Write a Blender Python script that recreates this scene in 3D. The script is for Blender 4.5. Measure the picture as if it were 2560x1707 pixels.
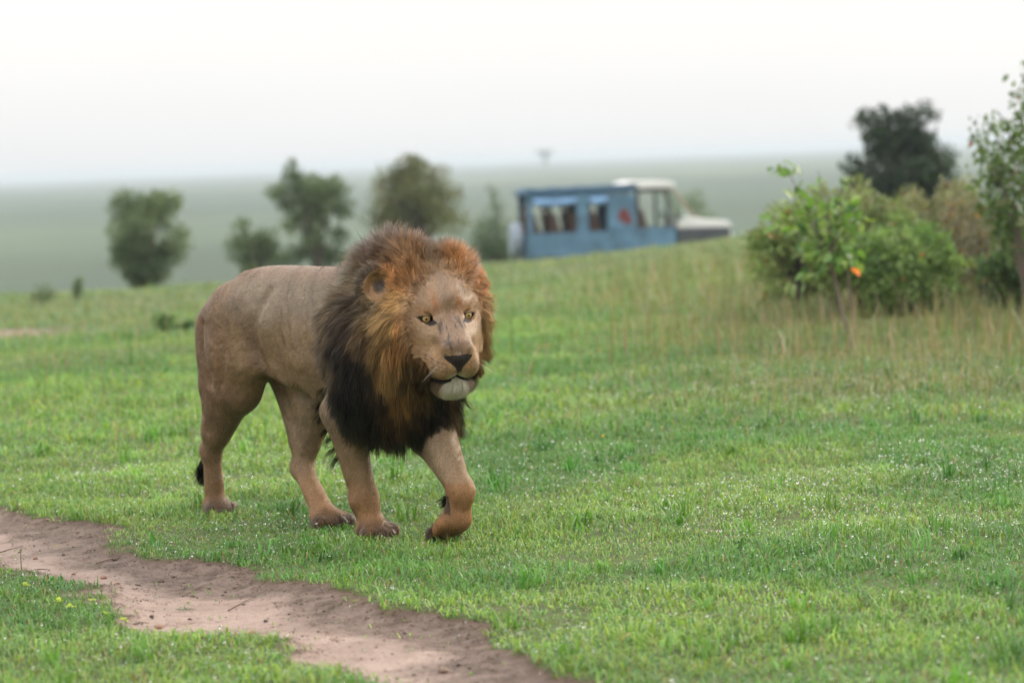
import bpy, bmesh, math, random
import numpy as np
from math import radians as R, sin, cos, atan, pi
from mathutils import Vector, Matrix
for _o in list(bpy.data.objects): bpy.data.objects.remove(_o, do_unlink=True)
SC = bpy.context.scene
COL = SC.collection
# ------------------------------------------------------------------ camera
CAM_Z, FPX = 1.5, 7068.0            # focal length in pixels of a 2560 px wide frame
PITCH, ROLL = atan(457/7068), R(2.24)
cam = bpy.data.cameras.new('camera'); camo = bpy.data.objects.new('camera', cam); COL.objects.link(camo)
cam.sensor_width = 36.0; cam.lens = 36.0*FPX/2560; cam.clip_start = .5; cam.clip_end = 20000
camo.matrix_world = Matrix.Translation((0,0,CAM_Z)) @ Matrix.Rotation(pi/2-PITCH,4,'X') @ Matrix.Rotation(-ROLL,4,'Z')
cam.dof.use_dof = True; cam.dof.focus_distance = 11.0; cam.dof.aperture_fstop = 2.3; cam.dof.aperture_blades = 9
SC.camera = camo
# ------------------------------------------------------------------ sky, sun, exposure
SUN_EL, SUN_AZ = R(24), R(58)       # azimuth clockwise from +Y: the bright side is behind the lion, to the right
W = bpy.data.worlds.new('World'); SC.world = W; W.use_nodes = True
nt = W.node_tree; nt.nodes.clear()
def wn(t, **k):
    n = nt.nodes.new(t)
    for a, b in k.items(): setattr(n, a, b)
    return n
out = wn('ShaderNodeOutputWorld'); mixs = wn('ShaderNodeMixShader'); mixs.inputs[0].default_value = .93
sky = wn('ShaderNodeTexSky', sky_type='NISHITA', sun_disc=False, sun_elevation=SUN_EL, sun_rotation=SUN_AZ, dust_density=1.5, air_density=1.0)
bs = wn('ShaderNodeBackground'); bs.inputs[1].default_value = .10
bc = wn('ShaderNodeBackground'); bc.inputs[1].default_value = 1.0
tc = wn('ShaderNodeTexCoord'); sep = wn('ShaderNodeSeparateXYZ')
cr = wn('ShaderNodeValToRGB'); e = cr.color_ramp.elements
e[0].position = 0.0; e[0].color = (.955,.96,.97,1); e[1].position = .03; e[1].color = (.985,.98,.975,1)
for p_, c_ in ((.065,(1.0,.975,.935,1)),(1.0,(1.0,.985,.955,1))):
    q = e.new(p_); q.color = c_
mr = wn('ShaderNodeMapRange'); mr.inputs[3].default_value = .735; mr.inputs[4].default_value = 2.4
no = wn('ShaderNodeTexNoise'); no.inputs['Scale'].default_value = 2.2; no.inputs['Detail'].default_value = 3
nr = wn('ShaderNodeMapRange'); nr.inputs[1].default_value = .35; nr.inputs[2].default_value = .65; nr.inputs[3].default_value = .97; nr.inputs[4].default_value = 1.03
mp = wn('ShaderNodeMapping'); mp.inputs['Scale'].default_value = (1,1,3)
vm = wn('ShaderNodeVectorMath', operation='SCALE'); mm = wn('ShaderNodeMath', operation='MULTIPLY')
L = nt.links.new
L(tc.outputs['Generated'], sep.inputs[0]); L(sep.outputs['Z'], cr.inputs[0]); L(sep.outputs['Z'], mr.inputs[0])
L(tc.outputs['Generated'], mp.inputs[0]); L(mp.outputs[0], no.inputs['Vector']); L(no.outputs[0], nr.inputs[0])
L(nr.outputs[0], mm.inputs[0]); L(mr.outputs[0], mm.inputs[1])
L(cr.outputs[0], vm.inputs[0]); L(mm.outputs[0], vm.inputs['Scale']); L(vm.outputs[0], bc.inputs[0])
L(sky.outputs[0], bs.inputs[0]); L(bs.outputs[0], mixs.inputs[1]); L(bc.outputs[0], mixs.inputs[2]); L(mixs.outputs[0], out.inputs[0])
sun = bpy.data.lights.new('sun','SUN'); sun.energy = 2.2; sun.angle = R(18); sun.color = (1.0,.90,.76)
suno = bpy.data.objects.new('sun', sun); COL.objects.link(suno)
suno.rotation_euler = Vector((sin(SUN_AZ)*cos(SUN_EL), cos(SUN_AZ)*cos(SUN_EL), sin(SUN_EL))).to_track_quat('Z','Y').to_euler()
VS = SC.view_settings; VS.view_transform = 'Standard'; VS.look = 'None'; VS.exposure = .42; VS.gamma = 1.0; VS.use_curve_mapping = False
CY = SC.cycles; CY.use_denoising = True; CY.max_bounces = 10; CY.transparent_max_bounces = 12; CY.transmission_bounces = 6; CY.diffuse_bounces = 3; CY.glossy_bounces = 3; CY.volume_bounces = 0
CY.use_adaptive_sampling = True; CY.adaptive_threshold = .01; CY.sample_clamp_indirect = 6
SC.cycles_curves.shape = 'RIBBONS'; SC.cycles_curves.subdivisions = 2
# ------------------------------------------------------------------ helpers
def tag(o, label=None, cat=None, group=None, kind=None):
    for k, v in (('label',label),('category',cat),('group',group),('kind',kind)):
        if v: o[k] = v
    return o
def empty(name, loc=(0,0,0), rz=0):
    o = bpy.data.objects.new(name, None); o.location = loc; o.rotation_euler = (0,0,rz); COL.objects.link(o); o.empty_display_size = .1; return o
def link(name, data, parent=None, loc=None, rot=None):
    o = bpy.data.objects.new(name, data); COL.objects.link(o)
    if parent is not None: o.parent = parent
    if loc is not None: o.location = loc
    if rot is not None: o.rotation_euler = rot
    return o
def mesh_np(name, V, F, mat=None, smooth=True, cols=None, attrs=None):
    """V n x 3; F m x k (k = 3 or 4) or a list of such arrays"""
    me = bpy.data.meshes.new(name); Fs = F if isinstance(F, list) else [F]
    Fs = [np.asarray(f, np.int32) for f in Fs if len(f)]
    V = np.asarray(V, np.float32)
    me.vertices.add(len(V)); me.vertices.foreach_set('co', V.ravel())
    nl = sum(f.size for f in Fs); npoly = sum(len(f) for f in Fs)
    me.loops.add(nl); me.loops.foreach_set('vertex_index', np.concatenate([f.ravel() for f in Fs]))
    st = []; o = 0
    for f in Fs:
        st.append(o+np.arange(len(f))*f.shape[1]); o += f.size
    me.polygons.add(npoly); me.polygons.foreach_set('loop_start', np.concatenate(st).astype(np.int32))
    me.update(calc_edges=True)
    if smooth: me.polygons.foreach_set('use_smooth', np.ones(npoly, bool))
    if cols is not None:
        a = me.attributes.new('col','FLOAT_COLOR','POINT'); c = np.ones((len(V),4),np.float32); c[:,:3] = cols; a.data.foreach_set('color', c.ravel())
    for k, v in (attrs or {}).items():
        a = me.attributes.new(k,'FLOAT','POINT'); a.data.foreach_set('value', np.asarray(v,np.float32))
    if mat is not None: me.materials.append(mat)
    return me
def curves_np(name, pts, rad, mat, col, nrm=None):
    """pts n x k x 3, rad n x k, col n x 3"""
    n, k = pts.shape[:2]; hc = bpy.data.hair_curves.new(name); hc.add_curves([k]*n)
    hc.attributes['position'].data.foreach_set('vector', pts.astype(np.float32).ravel())
    a = hc.attributes.new('radius','FLOAT','POINT'); a.data.foreach_set('value', rad.astype(np.float32).ravel())
    a = hc.attributes.new('col','FLOAT_COLOR','CURVE'); c = np.ones((n,4),np.float32); c[:,:3] = col; a.data.foreach_set('color', c.ravel())
    if nrm is not None:
        a = hc.attributes.new('nrm','FLOAT_VECTOR','CURVE'); a.data.foreach_set('vector', nrm.astype(np.float32).ravel())
    hc.materials.append(mat); return hc
def mat_new(name):
    m = bpy.data.materials.new(name); m.use_nodes = True
    return m, m.node_tree, m.node_tree.nodes['Principled BSDF']
def N(t, kind, **k):
    n = t.nodes.new(kind)
    for a, b in k.items():
        if hasattr(n, a): setattr(n, a, b)
        else: n.inputs[a.replace('_',' ')].default_value = b
    return n
def mixc(t, fac, a, b, mode='MIX'):
    n = t.nodes.new('ShaderNodeMix'); n.data_type = 'RGBA'; n.blend_type = mode
    for s, v in ((0,fac),(6,a),(7,b)):
        if hasattr(v,'links'): t.links.new(v, n.inputs[s])
        elif s == 0: n.inputs[0].default_value = v
        else: n.inputs[s].default_value = (*v,1) if len(v) == 3 else v
    return n.outputs[2]
def ramp(t, src, stops):
    n = t.nodes.new('ShaderNodeValToRGB'); e = n.color_ramp.elements
    while len(e) < len(stops): e.new(.5)
    for el, (p, c) in zip(e, stops):
        el.position = p; el.color = (c,c,c,1) if not hasattr(c,'__len__') else (*c,1)
    t.links.new(src, n.inputs[0]); return n.outputs[0]
def simple_mat(name, col, rough=.6, metal=0, bump=0, scale=60, var=.15, **kw):
    m, t, b = mat_new(name)
    tcn = t.nodes.new('ShaderNodeTexCoord'); no = N(t,'ShaderNodeTexNoise', Scale=scale, Detail=4); t.links.new(tcn.outputs['Object'], no.inputs['Vector'])
    c2 = tuple(max(0,x*(1-2*var)) for x in col); c1 = tuple(min(1,x*(1+var)) for x in col)
    t.links.new(ramp(t, no.outputs[0], [(.3,c2),(.7,c1)]), b.inputs['Base Color'])
    b.inputs['Roughness'].default_value = rough; b.inputs['Metallic'].default_value = metal
    for k, v in kw.items(): b.inputs[k.replace('_',' ')].default_value = v
    if bump:
        bp = N(t,'ShaderNodeBump', Strength=bump, Distance=.01); t.links.new(no.outputs[0], bp.inputs['Height']); t.links.new(bp.outputs[0], b.inputs['Normal'])
    return m
rng = np.random.default_rng(7); random.seed(7)
_VN = {}
def vnoise(x, y, s=0):
    if s not in _VN: _VN[s] = np.random.default_rng(1000+s).random((256,256)).astype(np.float32)
    g = _VN[s]
    xi = np.floor(x).astype(int); yi = np.floor(y).astype(int); fx = x-xi; fy = y-yi
    fx = fx*fx*(3-2*fx); fy = fy*fy*(3-2*fy); a = xi&255; b = yi&255; a1 = (a+1)&255; b1 = (b+1)&255
    return g[a,b]*(1-fx)*(1-fy)+g[a1,b]*fx*(1-fy)+g[a,b1]*(1-fx)*fy+g[a1,b1]*fx*fy
def fbm(x, y, s=0, o=4):
    r = 0; a = .5; n = 0
    for i in range(o):
        r = r+a*vnoise(x*2**i+i*17.3, y*2**i+i*9.1, s+i); n += a; a *= .5
    return r/n
def sstep(a, b, x):
    t = np.clip((x-a)/(b-a),0,1); return t*t*(3-2*t)
def px_ray(px, py):
    """direction (y = 1) through a point of the 2560 x 1707 frame"""
    c, s = cos(ROLL), sin(ROLL); X = px-1280; Y = py-853.5
    x = c*X-s*Y; y = s*X+c*Y
    d = np.array([x/FPX,0,0])+np.array([0,cos(PITCH),-sin(PITCH)])+np.array([0,sin(PITCH),cos(PITCH)])*(-y/FPX)
    return d/d[1]
def at(px, py, dist):
    return np.array([0,0,CAM_Z])+px_ray(px,py)*dist
def srgb(r, g, b):
    c = np.array([r,g,b],float)/255; return np.where(c<=.04045, c/12.92, ((c+.055)/1.055)**2.4)
# ---------------------------------------------------------------- frames
LO=np.array([-0.71,11.6,-0.014]); LF=np.array([0.61,-0.7924,0.0]); LL=np.array([0.7924,0.61,0.0]); UP=np.array([0,0,1.0])
LM=np.stack([LF,LL,UP])              # rows: local axes in world
def l2w(p): return np.asarray(p)@LM+LO
def w2l(p): return (np.asarray(p)-LO)@LM.T
HS=1.06
HEAD_YAW,HEAD_PITCH,HEAD_ROLL=R(14),R(12),R(1.5)
HEAD_POS=np.array([0.762,-.006,0.909])
def head_axes():
    cy,sy=cos(HEAD_YAW),sin(HEAD_YAW); cp,sp=cos(HEAD_PITCH),sin(HEAD_PITCH)
    x=np.array([cy,sy,0]); fw=np.array([sy,-cy,0])
    y=fw*cp-UP*sp; z=UP*cp+fw*sp
    c,s=cos(HEAD_ROLL),sin(HEAD_ROLL)
    x,z=x*c+z*s, z*c-x*s
    return np.stack([x,y,z])@LM.T      # rows in lion-local coordinates
HA=head_axes()
def l2h(p): return (p-HEAD_POS)@HA.T/HS
def h2l(p): return (np.asarray(p)*HS)@HA+HEAD_POS
# ---------------------------------------------------------------- distance fields
def cone(P,a,b,r1,r2):
    a=np.asarray(a,float); b=np.asarray(b,float); d=b-a; L=np.linalg.norm(d); d=d/L
    q=P-a; x=q@d; rho=np.sqrt(np.maximum((q*q).sum(1)-x*x,0))
    sa=np.clip((r1-r2)/L,-.95,.95); ta=sa/np.sqrt(1-sa*sa)
    t=np.clip((x-rho*ta)/L,0,1)
    return np.sqrt((x-t*L)**2+rho*rho)-(r1+(r2-r1)*t)
def ell(P,c,r,rot=None):
    q=P-np.asarray(c,float)
    if rot is not None: q=q@rot.T
    r=np.asarray(r,float)
    k0=np.linalg.norm(q/r,axis=1); k1=np.linalg.norm(q/(r*r),axis=1)+1e-9
    return k0*(k0-1)/k1
def smin(a,b,k):
    h=np.clip(0.5+0.5*(b-a)/k,0,1); return b+(a-b)*h-k*h*(1-h)
def smax(a,b,k): return -smin(-a,-b,k)
def roty(deg):   # tilt in the s-z plane
    c,s=cos(R(deg)),sin(R(deg)); return np.array([[c,0,s],[0,1,0],[-s,0,c]])
def chain(P,pts,rad,k=0.02):
    d=None
    for i in range(len(pts)-1):
        e=cone(P,pts[i],pts[i+1],rad[i],rad[i+1]); d=e if d is None else smin(d,e,k)
    return d
RH=dict(hip=(-.57,-.09,.88),knee=(-.60,-.125,.575),hock=(-.90,-.085,.30),foot=(-.945,-.05,.07),toe=(-.90,-.04,.04))
LH=dict(hip=(-.54,.09,.86),knee=(-.33,.10,.52),hock=(-.40,.052,.24),foot=(-.19,.015,.06),toe=(-.11,.01,.04))
RF=dict(sh=(.40,-.13,.74),elb=(.22,-.145,.53),wri=(.25,-.082,.17),foot=(.285,-.072,.065),toe=(.32,-.07,.045))
LFt=dict(sh=(.44,.13,.72),elb=(.475,.10,.45),wri=(.70,.075,.215),kn=(.665,.075,.105),toe=(.575,.065,.04))
def toes(P,base,dirv,r=.028,spread=.034,n=4,l=.045):
    base=np.array(base); dv=np.array(dirv,float); dv/=np.linalg.norm(dv); side=np.cross(dv,UP); side/=np.linalg.norm(side)
    d=None
    for i in range(n):
        o=(i-(n-1)/2); a=base+side*o*spread*.8; b=base+dv*(l-abs(o)*.012)+side*o*spread-UP*.008
        e=cone(P,a,b,r*.95,r*.88); d=e if d is None else smin(d,e,.004)
    return d
def sdf_body(P):
    # trunk
    d=ell(P,(-.51,0,.868),(.28,.180,.195),roty(0))
    d=smin(d,ell(P,(-.22,0,.84),(.36,.165,.225),roty(-4)),.10)
    d=smin(d,ell(P,(.12,0,.775),(.38,.19,.29),roty(4)),.10)
    d=smin(d,ell(P,(.40,0,.78),(.24,.175,.28)),.10)
    d=smin(d,cone(P,(-.62,0,.99),(.25,0,1.022),.07,.06),.12)   # spine
    # belly tuck / loose skin in front of thigh
    d=smin(d,cone(P,(-.42,-.10,.72),(-.22,-.07,.66),.05,.05),.08)
    d=smin(d,cone(P,(-.40,.10,.72),(-.20,.07,.66),.05,.05),.08)
    # tail
    tail=[(-.72,0,1.0),(-.80,.01,.98),(-.87,.02,.90),(-.95,.03,.74),(-1.01,.04,.55),(-1.05,.035,.38),(-1.09,.02,.26),(-1.115,.01,.20)]
    d=smin(d,chain(P,tail,[.05,.038,.03,.025,.022,.021,.024,.028]),.05)
    # right hind
    q=ell(P,(-.60,-.125,.765),(.20,.10,.255),roty(10))
    q=smin(q,cone(P,RH['hip'],RH['knee'],.150,.080),.07)
    q=smin(q,cone(P,(-.745,-.10,.83),(-.77,-.12,.60),.10,.07),.09)  # hamstring
    q=smin(q,cone(P,RH['knee'],RH['hock'],.078,.040),.06)
    q=smin(q,cone(P,(-.72,-.125,.58),(-.85,-.095,.40),.08,.052),.06)
    q=smin(q,ell(P,np.add(RH['hock'],(-.015,0,.0)),(.046,.036,.05)),.03)
    q=smin(q,cone(P,RH['hock'],RH['foot'],.037,.043),.03)
    q=smin(q,ell(P,(-.935,-.052,.045),(.075,.054,.045)),.03)
    q=smin(q,toes(P,(-.915,-.05,.045),(1,.0,0),r=.026,spread=.034,l=.04),.012)
    q=smin(q,cone(P,(-.44,-.130,.92),(-.46,-.140,.70),.06,.07),.06)   # front edge of the thigh
    d=smin(d,q,.035)
    # left hind
    q=ell(P,(-.52,.125,.79),(.19,.10,.27),roty(-15))
    q=smin(q,cone(P,LH['hip'],LH['knee'],.15,.088),.07)
    q=smin(q,cone(P,LH['knee'],LH['hock'],.080,.040),.06)
    q=smin(q,cone(P,(-.50,.10,.62),(-.43,.06,.36),.095,.036),.07)
    q=smin(q,ell(P,LH['hock'],(.050,.036,.05)),.03)
    q=smin(q,cone(P,LH['hock'],LH['foot'],.039,.046),.03)
    q=smin(q,ell(P,(-.165,.015,.048),(.095,.058,.048)),.03)
    q=smin(q,toes(P,(-.13,.01,.048),(1,-.15,0),r=.030,spread=.040),.012)
    d=smin(d,q,.05)
    # right fore
    q=ell(P,(.33,-.145,.78),(.115,.095,.22),roty(-12))
    q=smin(q,cone(P,RF['sh'],RF['elb'],.10,.080),.07)
    q=smin(q,cone(P,RF['elb'],RF['wri'],.078,.049),.05)
    q=smin(q,ell(P,(.20,-.14,.56),(.05,.045,.06)),.05)
    q=smin(q,ell(P,RF['wri'],(.053,.050,.06)),.04)
    q=smin(q,cone(P,RF['wri'],RF['foot'],.047,.052),.03)
    q=smin(q,ell(P,(.288,-.070,.045),(.078,.062,.046)),.03)
    q=smin(q,toes(P,(.318,-.066,.048),(1,.0,0),r=.028,spread=.038,l=.045),.012)
    d=smin(d,q,.05)
    # left fore, lifted
    q=ell(P,(.42,.12,.76),(.12,.08,.23))
    q=smin(q,cone(P,LFt['sh'],LFt['elb'],.10,.10),.07)
    q=smin(q,cone(P,LFt['elb'],LFt['wri'],.093,.043),.05)
    q=smin(q,ell(P,np.add(LFt['wri'],(-.006,0,.0)),(.045,.043,.055)),.04)
    q=smin(q,cone(P,LFt['wri'],LFt['kn'],.043,.052),.03)
    q=smin(q,cone(P,LFt['kn'],(.59,.072,.062),.056,.046),.02)
    tq=None
    for i in range(4):
        o=i-1.5; e=cone(P,(.635,.072+o*.032,.085),(.567+abs(o)*.012,.066+o*.034,.045),.026,.023); tq=e if tq is None else smin(tq,e,.004)
    q=smin(q,tq,.02)
    d=smin(d,q,.05)
    # skin folds and muscle edges, both sides
    A=np.abs(P[:,1]); sz=P[:,[0,2]]; out=np.clip((A-.06)/.06,0,1)
    for pts,w,dep in (([(-.30,1.0),(-.36,.88),(-.375,.76),(-.33,.68)],.026,.016),([(-.69,.86),(-.70,.74),(-.66,.62)],.024,.010),([(.15,.98),(.135,.84),(.13,.70),(.17,.60)],.034,.014),([(-.52,.74),(-.56,.62)],.022,.008),([(-.47,1.04),(-.40,.95)],.03,.008)):
        dd=np.full(len(P),9.)
        for a,b in zip(pts[:-1],pts[1:]):
            a=np.array(a); e=np.array(b)-a; t=np.clip(((sz-a)@e)/(e@e),0,1); dd=np.minimum(dd,np.linalg.norm(sz-a-t[:,None]*e,axis=1))
        d=d+dep*np.exp(-(dd/w)**2)*out
    rb=np.exp(-((P[:,0]+.08)/.16)**4-((P[:,2]-.76)/.16)**4)*out
    d=d+.0028*rb*np.cos(2*np.pi*(P[:,0]+.35*P[:,2])/.068)
    for hip,w,hgt in (((-.47,.98),.07,.012),((.27,.80),.09,.014),((-.60,.72),.08,.010),((-.72,.50),.05,.006)):
        d=d-hgt*np.exp(-((P[:,0]-hip[0])**2+(P[:,2]-hip[1])**2)/w**2)*out
    return d
def sdf_neck(P):
    d=cone(P,(.34,0,.84),(.52,-.01,.91),.245,.19)
    d=smin(d,ell(P,(.45,-.015,.76),(.19,.205,.265)),.10)      # chest mane mass
    d=smin(d,ell(P,(.44,.0,1.00),(.18,.12,.125)),.08)     # crest
    Q=l2h(P)
    d=smin(d,ell(Q,(.002,-.21,-.035),(.180,.12,.210))*HS,.08)     # ruff round the head
    return d
EYE=np.array([.0735,-.015,.0]); EYER=.0245
def sdf_head(Q):          # neutral head frame
    A=np.abs(Q[:,0]); S=Q.copy(); S[:,0]=A
    d=ell(S,(0,-.15,.01),(.125,.155,.11))
    d=smin(d,ell(S,(0,-.06,.035),(.085,.075,.06)),.05)          # forehead
    d=smin(d,cone(S,(0,-.05,.01),(0,-.14,.075),.06,.06),.05)
    d=smin(d,ell(S,(.074,-.085,-.055),(.055,.11,.09)),.05)      # zygomatic/cheek
    d=smin(d,ell(S,(.060,.01,-.095),(.048,.085,.085)),.05)
    d=smin(d,cone(S,(0,-.03,-.006),(0,.140,-.083),.050,.046),.03)     # bridge
    d=smin(d,cone(S,(.026,-.01,-.008),(.030,.148,-.084),.034,.029),.025)
    d=smin(d,ell(S,(.039,.118,-.143),(.047,.066,.055)),.03)      # whisker pads
    d=smin(d,ell(S,(0,.145,-.125),(.055,.044,.050)),.02)
    d=smin(d,ell(S,(.056,.03,-.165),(.038,.075,.055)),.04)        # upper lip back
    j=ell(S,(0,.062,-.223),(.040,.057,.042))                     # chin
    j=smin(j,cone(S,(.02,.06,-.215),(.068,-.06,-.17),.040,.048),.04)
    j=smin(j,ell(S,(0,.0,-.20),(.065,.12,.055)),.04)
    d=smin(d,j,.018)
    mz=MOUTHZ(A)
    slit=np.maximum(np.abs(S[:,2]-mz)-.003, np.maximum(.05-S[:,1], A-.080))
    d=smax(d,-slit,.010)
    d=smin(d,cone(S,(.042,-.002,.031),(.092,-.042,.028),.019,.018),.03)      # brow
    d=smin(d,cone(S,(.060,.002,-.036),(.098,-.03,-.026),.016,.016),.025)
    d=smax(d,-ell(S,EYE+np.array([-.002,.020,-.001]),(.033,.027,.021)),.010)
    e=np.linalg.norm(S-EYE,axis=1)-(EYER+.0035)
    qz=S[:,2]-EYE[2]; qx=S[:,0]-EYE[0]
    op=np.abs(qz-.13*qx+.0022)-(.0106-10*qx*qx)
    e=smax(e,-op,.003)
    d=smin(d,e,.006)
    g=np.maximum(A-.002,np.abs(S[:,2]+.168)-.020); g=np.maximum(g,.12-S[:,1]); d=smax(d,-g,.008)
    return d
def MOUTHZ(A): return -.184-.55*np.clip(A,0,.05)+.12*np.clip(A-.05,0,1)
def sdf_nose(Q):
    S=Q.copy(); S[:,0]=np.abs(S[:,0])
    d=cone(S,(0,.164,-.104),(.052,.142,-.098),.024,.017)
    d=smin(d,cone(S,(.0,.168,-.112),(0,.178,-.150),.030,.011),.015)
    nz=ell(S,(.036,.174,-.114),(.014,.016,.007)); d=smax(d,-nz,.004)
    return d
EARC=np.array([.212,-.150,.092])
def sdf_ear(Q):
    S=Q.copy(); S[:,0]=np.where(Q[:,0]<0,-Q[:,0],Q[:,0]+.078); S[:,1]+=np.where(Q[:,0]<0,0,.150); S[:,2]+=np.where(Q[:,0]<0,0,.020)
    c=EARC; ax=np.array([.45,.72,.25]); ax/=np.linalg.norm(ax)
    q=S-c; h=q@ax; rad=np.linalg.norm(q-h[:,None]*ax,axis=1)
    bowl=np.abs(np.sqrt(rad**2+(h-.055)**2)-.066)-.007
    e=smax(bowl,h-.03,.008)
    return smin(e,cone(S,(.12,-.20,.06),(.185,-.195,.078),.05,.03),.02)
def sdf(P):
    d=smin(sdf_body(P),sdf_neck(P),.06)
    near=np.linalg.norm(P-h2l((0,-.05,-.05)),axis=1)<.60
    if near.any():
        Q=l2h(P[near]); h=sdf_head(Q); h=smin(h,sdf_nose(Q),.004); h=smin(h,sdf_ear(Q),.012)
        d=d.copy(); d[near]=smin(d[near],h*HS,.025)
    return d
def sdf_chunk(P,n=400000):
    return np.concatenate([sdf(P[i:i+n]) for i in range(0,len(P),n)]) if len(P) else np.zeros(0)
def grad(P,e=.0015):
    g=0
    for k in ((1,-1,-1),(-1,-1,1),(-1,1,-1),(1,1,1)):
        k=np.array(k,float); g=g+k*sdf_chunk(P+k*e)[:,None]
    return g/(np.linalg.norm(g,axis=1,keepdims=True)+1e-12)
# ---------------------------------------------------------------- surface nets, sparse
def surface_nets(f,lo,hi,h):
    lo=np.array(lo); n=np.ceil((np.array(hi)-lo)/h).astype(int); B=4; n=((n+B-1)//B)*B
    nb=n//B
    I=np.stack(np.meshgrid(*[np.arange(k) for k in nb],indexing='ij'),-1).reshape(-1,3)
    dc=f(lo+(I*B+B/2)*h); act=np.abs(dc)<h*B*1.1+.01
    V=np.where(np.repeat(np.repeat(np.repeat(dc.reshape(nb),B,0),B,1),B,2)>0,1.,-1.).astype(np.float32)
    A=I[act]; off=np.stack(np.meshgrid(*[np.arange(B)]*3,indexing='ij'),-1).reshape(-1,3)
    G=(A[:,None,:]*B+off[None]).reshape(-1,3)
    V[G[:,0],G[:,1],G[:,2]]=f(lo+G*h)
    neg=V<0
    c=[(i,j,k) for i in (0,1) for j in (0,1) for k in (0,1)]
    m=[s-1 for s in V.shape]
    cnt=sum(neg[i:i+m[0],j:j+m[1],k:k+m[2]].astype(np.int8) for i,j,k in c)
    cells=np.argwhere((cnt>0)&(cnt<8))
    vals=np.stack([V[cells[:,0]+i,cells[:,1]+j,cells[:,2]+k] for i,j,k in c],1)
    acc=np.zeros((len(cells),3)); w=np.zeros(len(cells))
    cc=np.array(c,float)
    for a in range(8):
        for b in range(a+1,8):
            if np.abs(cc[a]-cc[b]).sum()!=1: continue
            va,vb=vals[:,a],vals[:,b]; x=(va<0)!=(vb<0)
            t=np.where(x,va/np.where(x,va-vb,1),0)
            acc+=np.where(x[:,None],cc[a]+t[:,None]*(cc[b]-cc[a]),0); w+=x
    verts=lo+(cells+acc/w[:,None])*h
    idx=-np.ones(m,np.int64); idx[cells[:,0],cells[:,1],cells[:,2]]=np.arange(len(cells))
    quads=[]
    for ax in range(3):
        sl=[slice(1,-1)]*3; 
        a=neg[tuple(slice(1,m[q]) if q!=ax else slice(0,m[q]) for q in range(3))]
        b=neg[tuple(slice(1,m[q]) if q!=ax else slice(1,m[q]+1) for q in range(3))]
        e=np.argwhere(a!=b)
        flip=a[e[:,0],e[:,1],e[:,2]]
        base=e.copy()
        for q in range(3):
            if q!=ax: base[:,q]+=1
        u,v=[q for q in range(3) if q!=ax]
        du=np.eye(3,dtype=int)[u]; dv=np.eye(3,dtype=int)[v]
        qd=[base-du-dv,base-dv,base,base-du]
        qi=np.stack([idx[x[:,0],x[:,1],x[:,2]] for x in qd],1)
        if ax==1: flip=~flip
        qi=np.where(flip[:,None],qi,qi[:,::-1])
        quads.append(qi)
    q=np.concatenate(quads); q=q[(q>=0).all(1)]
    return verts,q
# ------------------------------------------------------------------ ground
def ground_px(px, py):
    """where the sight line through a frame point meets the ground"""
    d = px_ray(px, py); t = 4.0
    for _ in range(4000):
        z = CAM_Z+d[2]*t
        if z < float(height(np.array([d[0]*t]), np.array([t]), False)[0]): break
        t *= 1.002
    return d[0]*t, t
TRACK_UP = [(-700,1040),(-300,1150),(0,1240),(110,1290),(250,1330),(400,1385),(560,1410),(700,1450),(830,1465),(960,1520),(1080,1550),(1180,1565),(1270,1605),(1340,1660),(1420,1720),(1600,1810),(1900,1930)]
TRACK_LO = [(1700,2000),(1300,1850),(1000,1760),(870,1712),(790,1664),(690,1612),(600,1590),(450,1592),(340,1556),(255,1490),(225,1452),(130,1442),(0,1412),(-300,1330),(-700,1210)]
def flat_px(px, py):
    d = px_ray(px, py); t = -CAM_Z/d[2]; return d[0]*t, t
TRACK = np.array([flat_px(*p) for p in TRACK_UP+TRACK_LO])
def poly_sd(x, y, poly):
    """signed distance, positive inside"""
    dmin = np.full(x.shape, 1e9); ins = np.zeros(x.shape, bool)
    for i in range(len(poly)):
        a = poly[i]; b = poly[(i+1)%len(poly)]; ex, ey = b-a
        wx = x-a[0]; wy = y-a[1]; t = np.clip((wx*ex+wy*ey)/(ex*ex+ey*ey),0,1)
        dmin = np.minimum(dmin,(wx-ex*t)**2+(wy-ey*t)**2)
        c = ((a[1] > y) != (b[1] > y)); xx = a[0]+(y-a[1])*ex/(ey if abs(ey) > 1e-9 else 1e-9); ins ^= c & (x < xx)
    d = np.sqrt(dmin); return np.where(ins, d, -d)
def dirt_at(x, y):
    x = np.asarray(x,float); y = np.asarray(y,float); sd = np.full(x.shape,-1.0); m = (y < 20)&(y > 3)&(np.abs(x) < 8)
    if m.any(): sd[m] = poly_sd(x[m], y[m], TRACK)
    sd = sd+(fbm(x*3.1,y*3.1,3,4)-.5)*.36+(fbm(x*11,y*11,9,3)-.5)*.16
    d = sstep(-.06,.06,sd)
    # bare wallow in the grass at the far left, seen edge on
    g = np.exp(-(((x+5.9)/1.3)**2+((y-31.5)/2.0)**2)); d = np.maximum(d, np.clip(g*1.3-.3*fbm(x*2,y*2,21),0,1)*.8)
    # small worn patches
    p = fbm(x*1.3,y*1.3,31,4); q = fbm(x*4.5,y*4.5,37,3)
    d = np.maximum(d, sstep(.70,.80,p*.35+q*.65)*.6*(y < 26))
    return np.clip(d,0,1), sd
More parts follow.
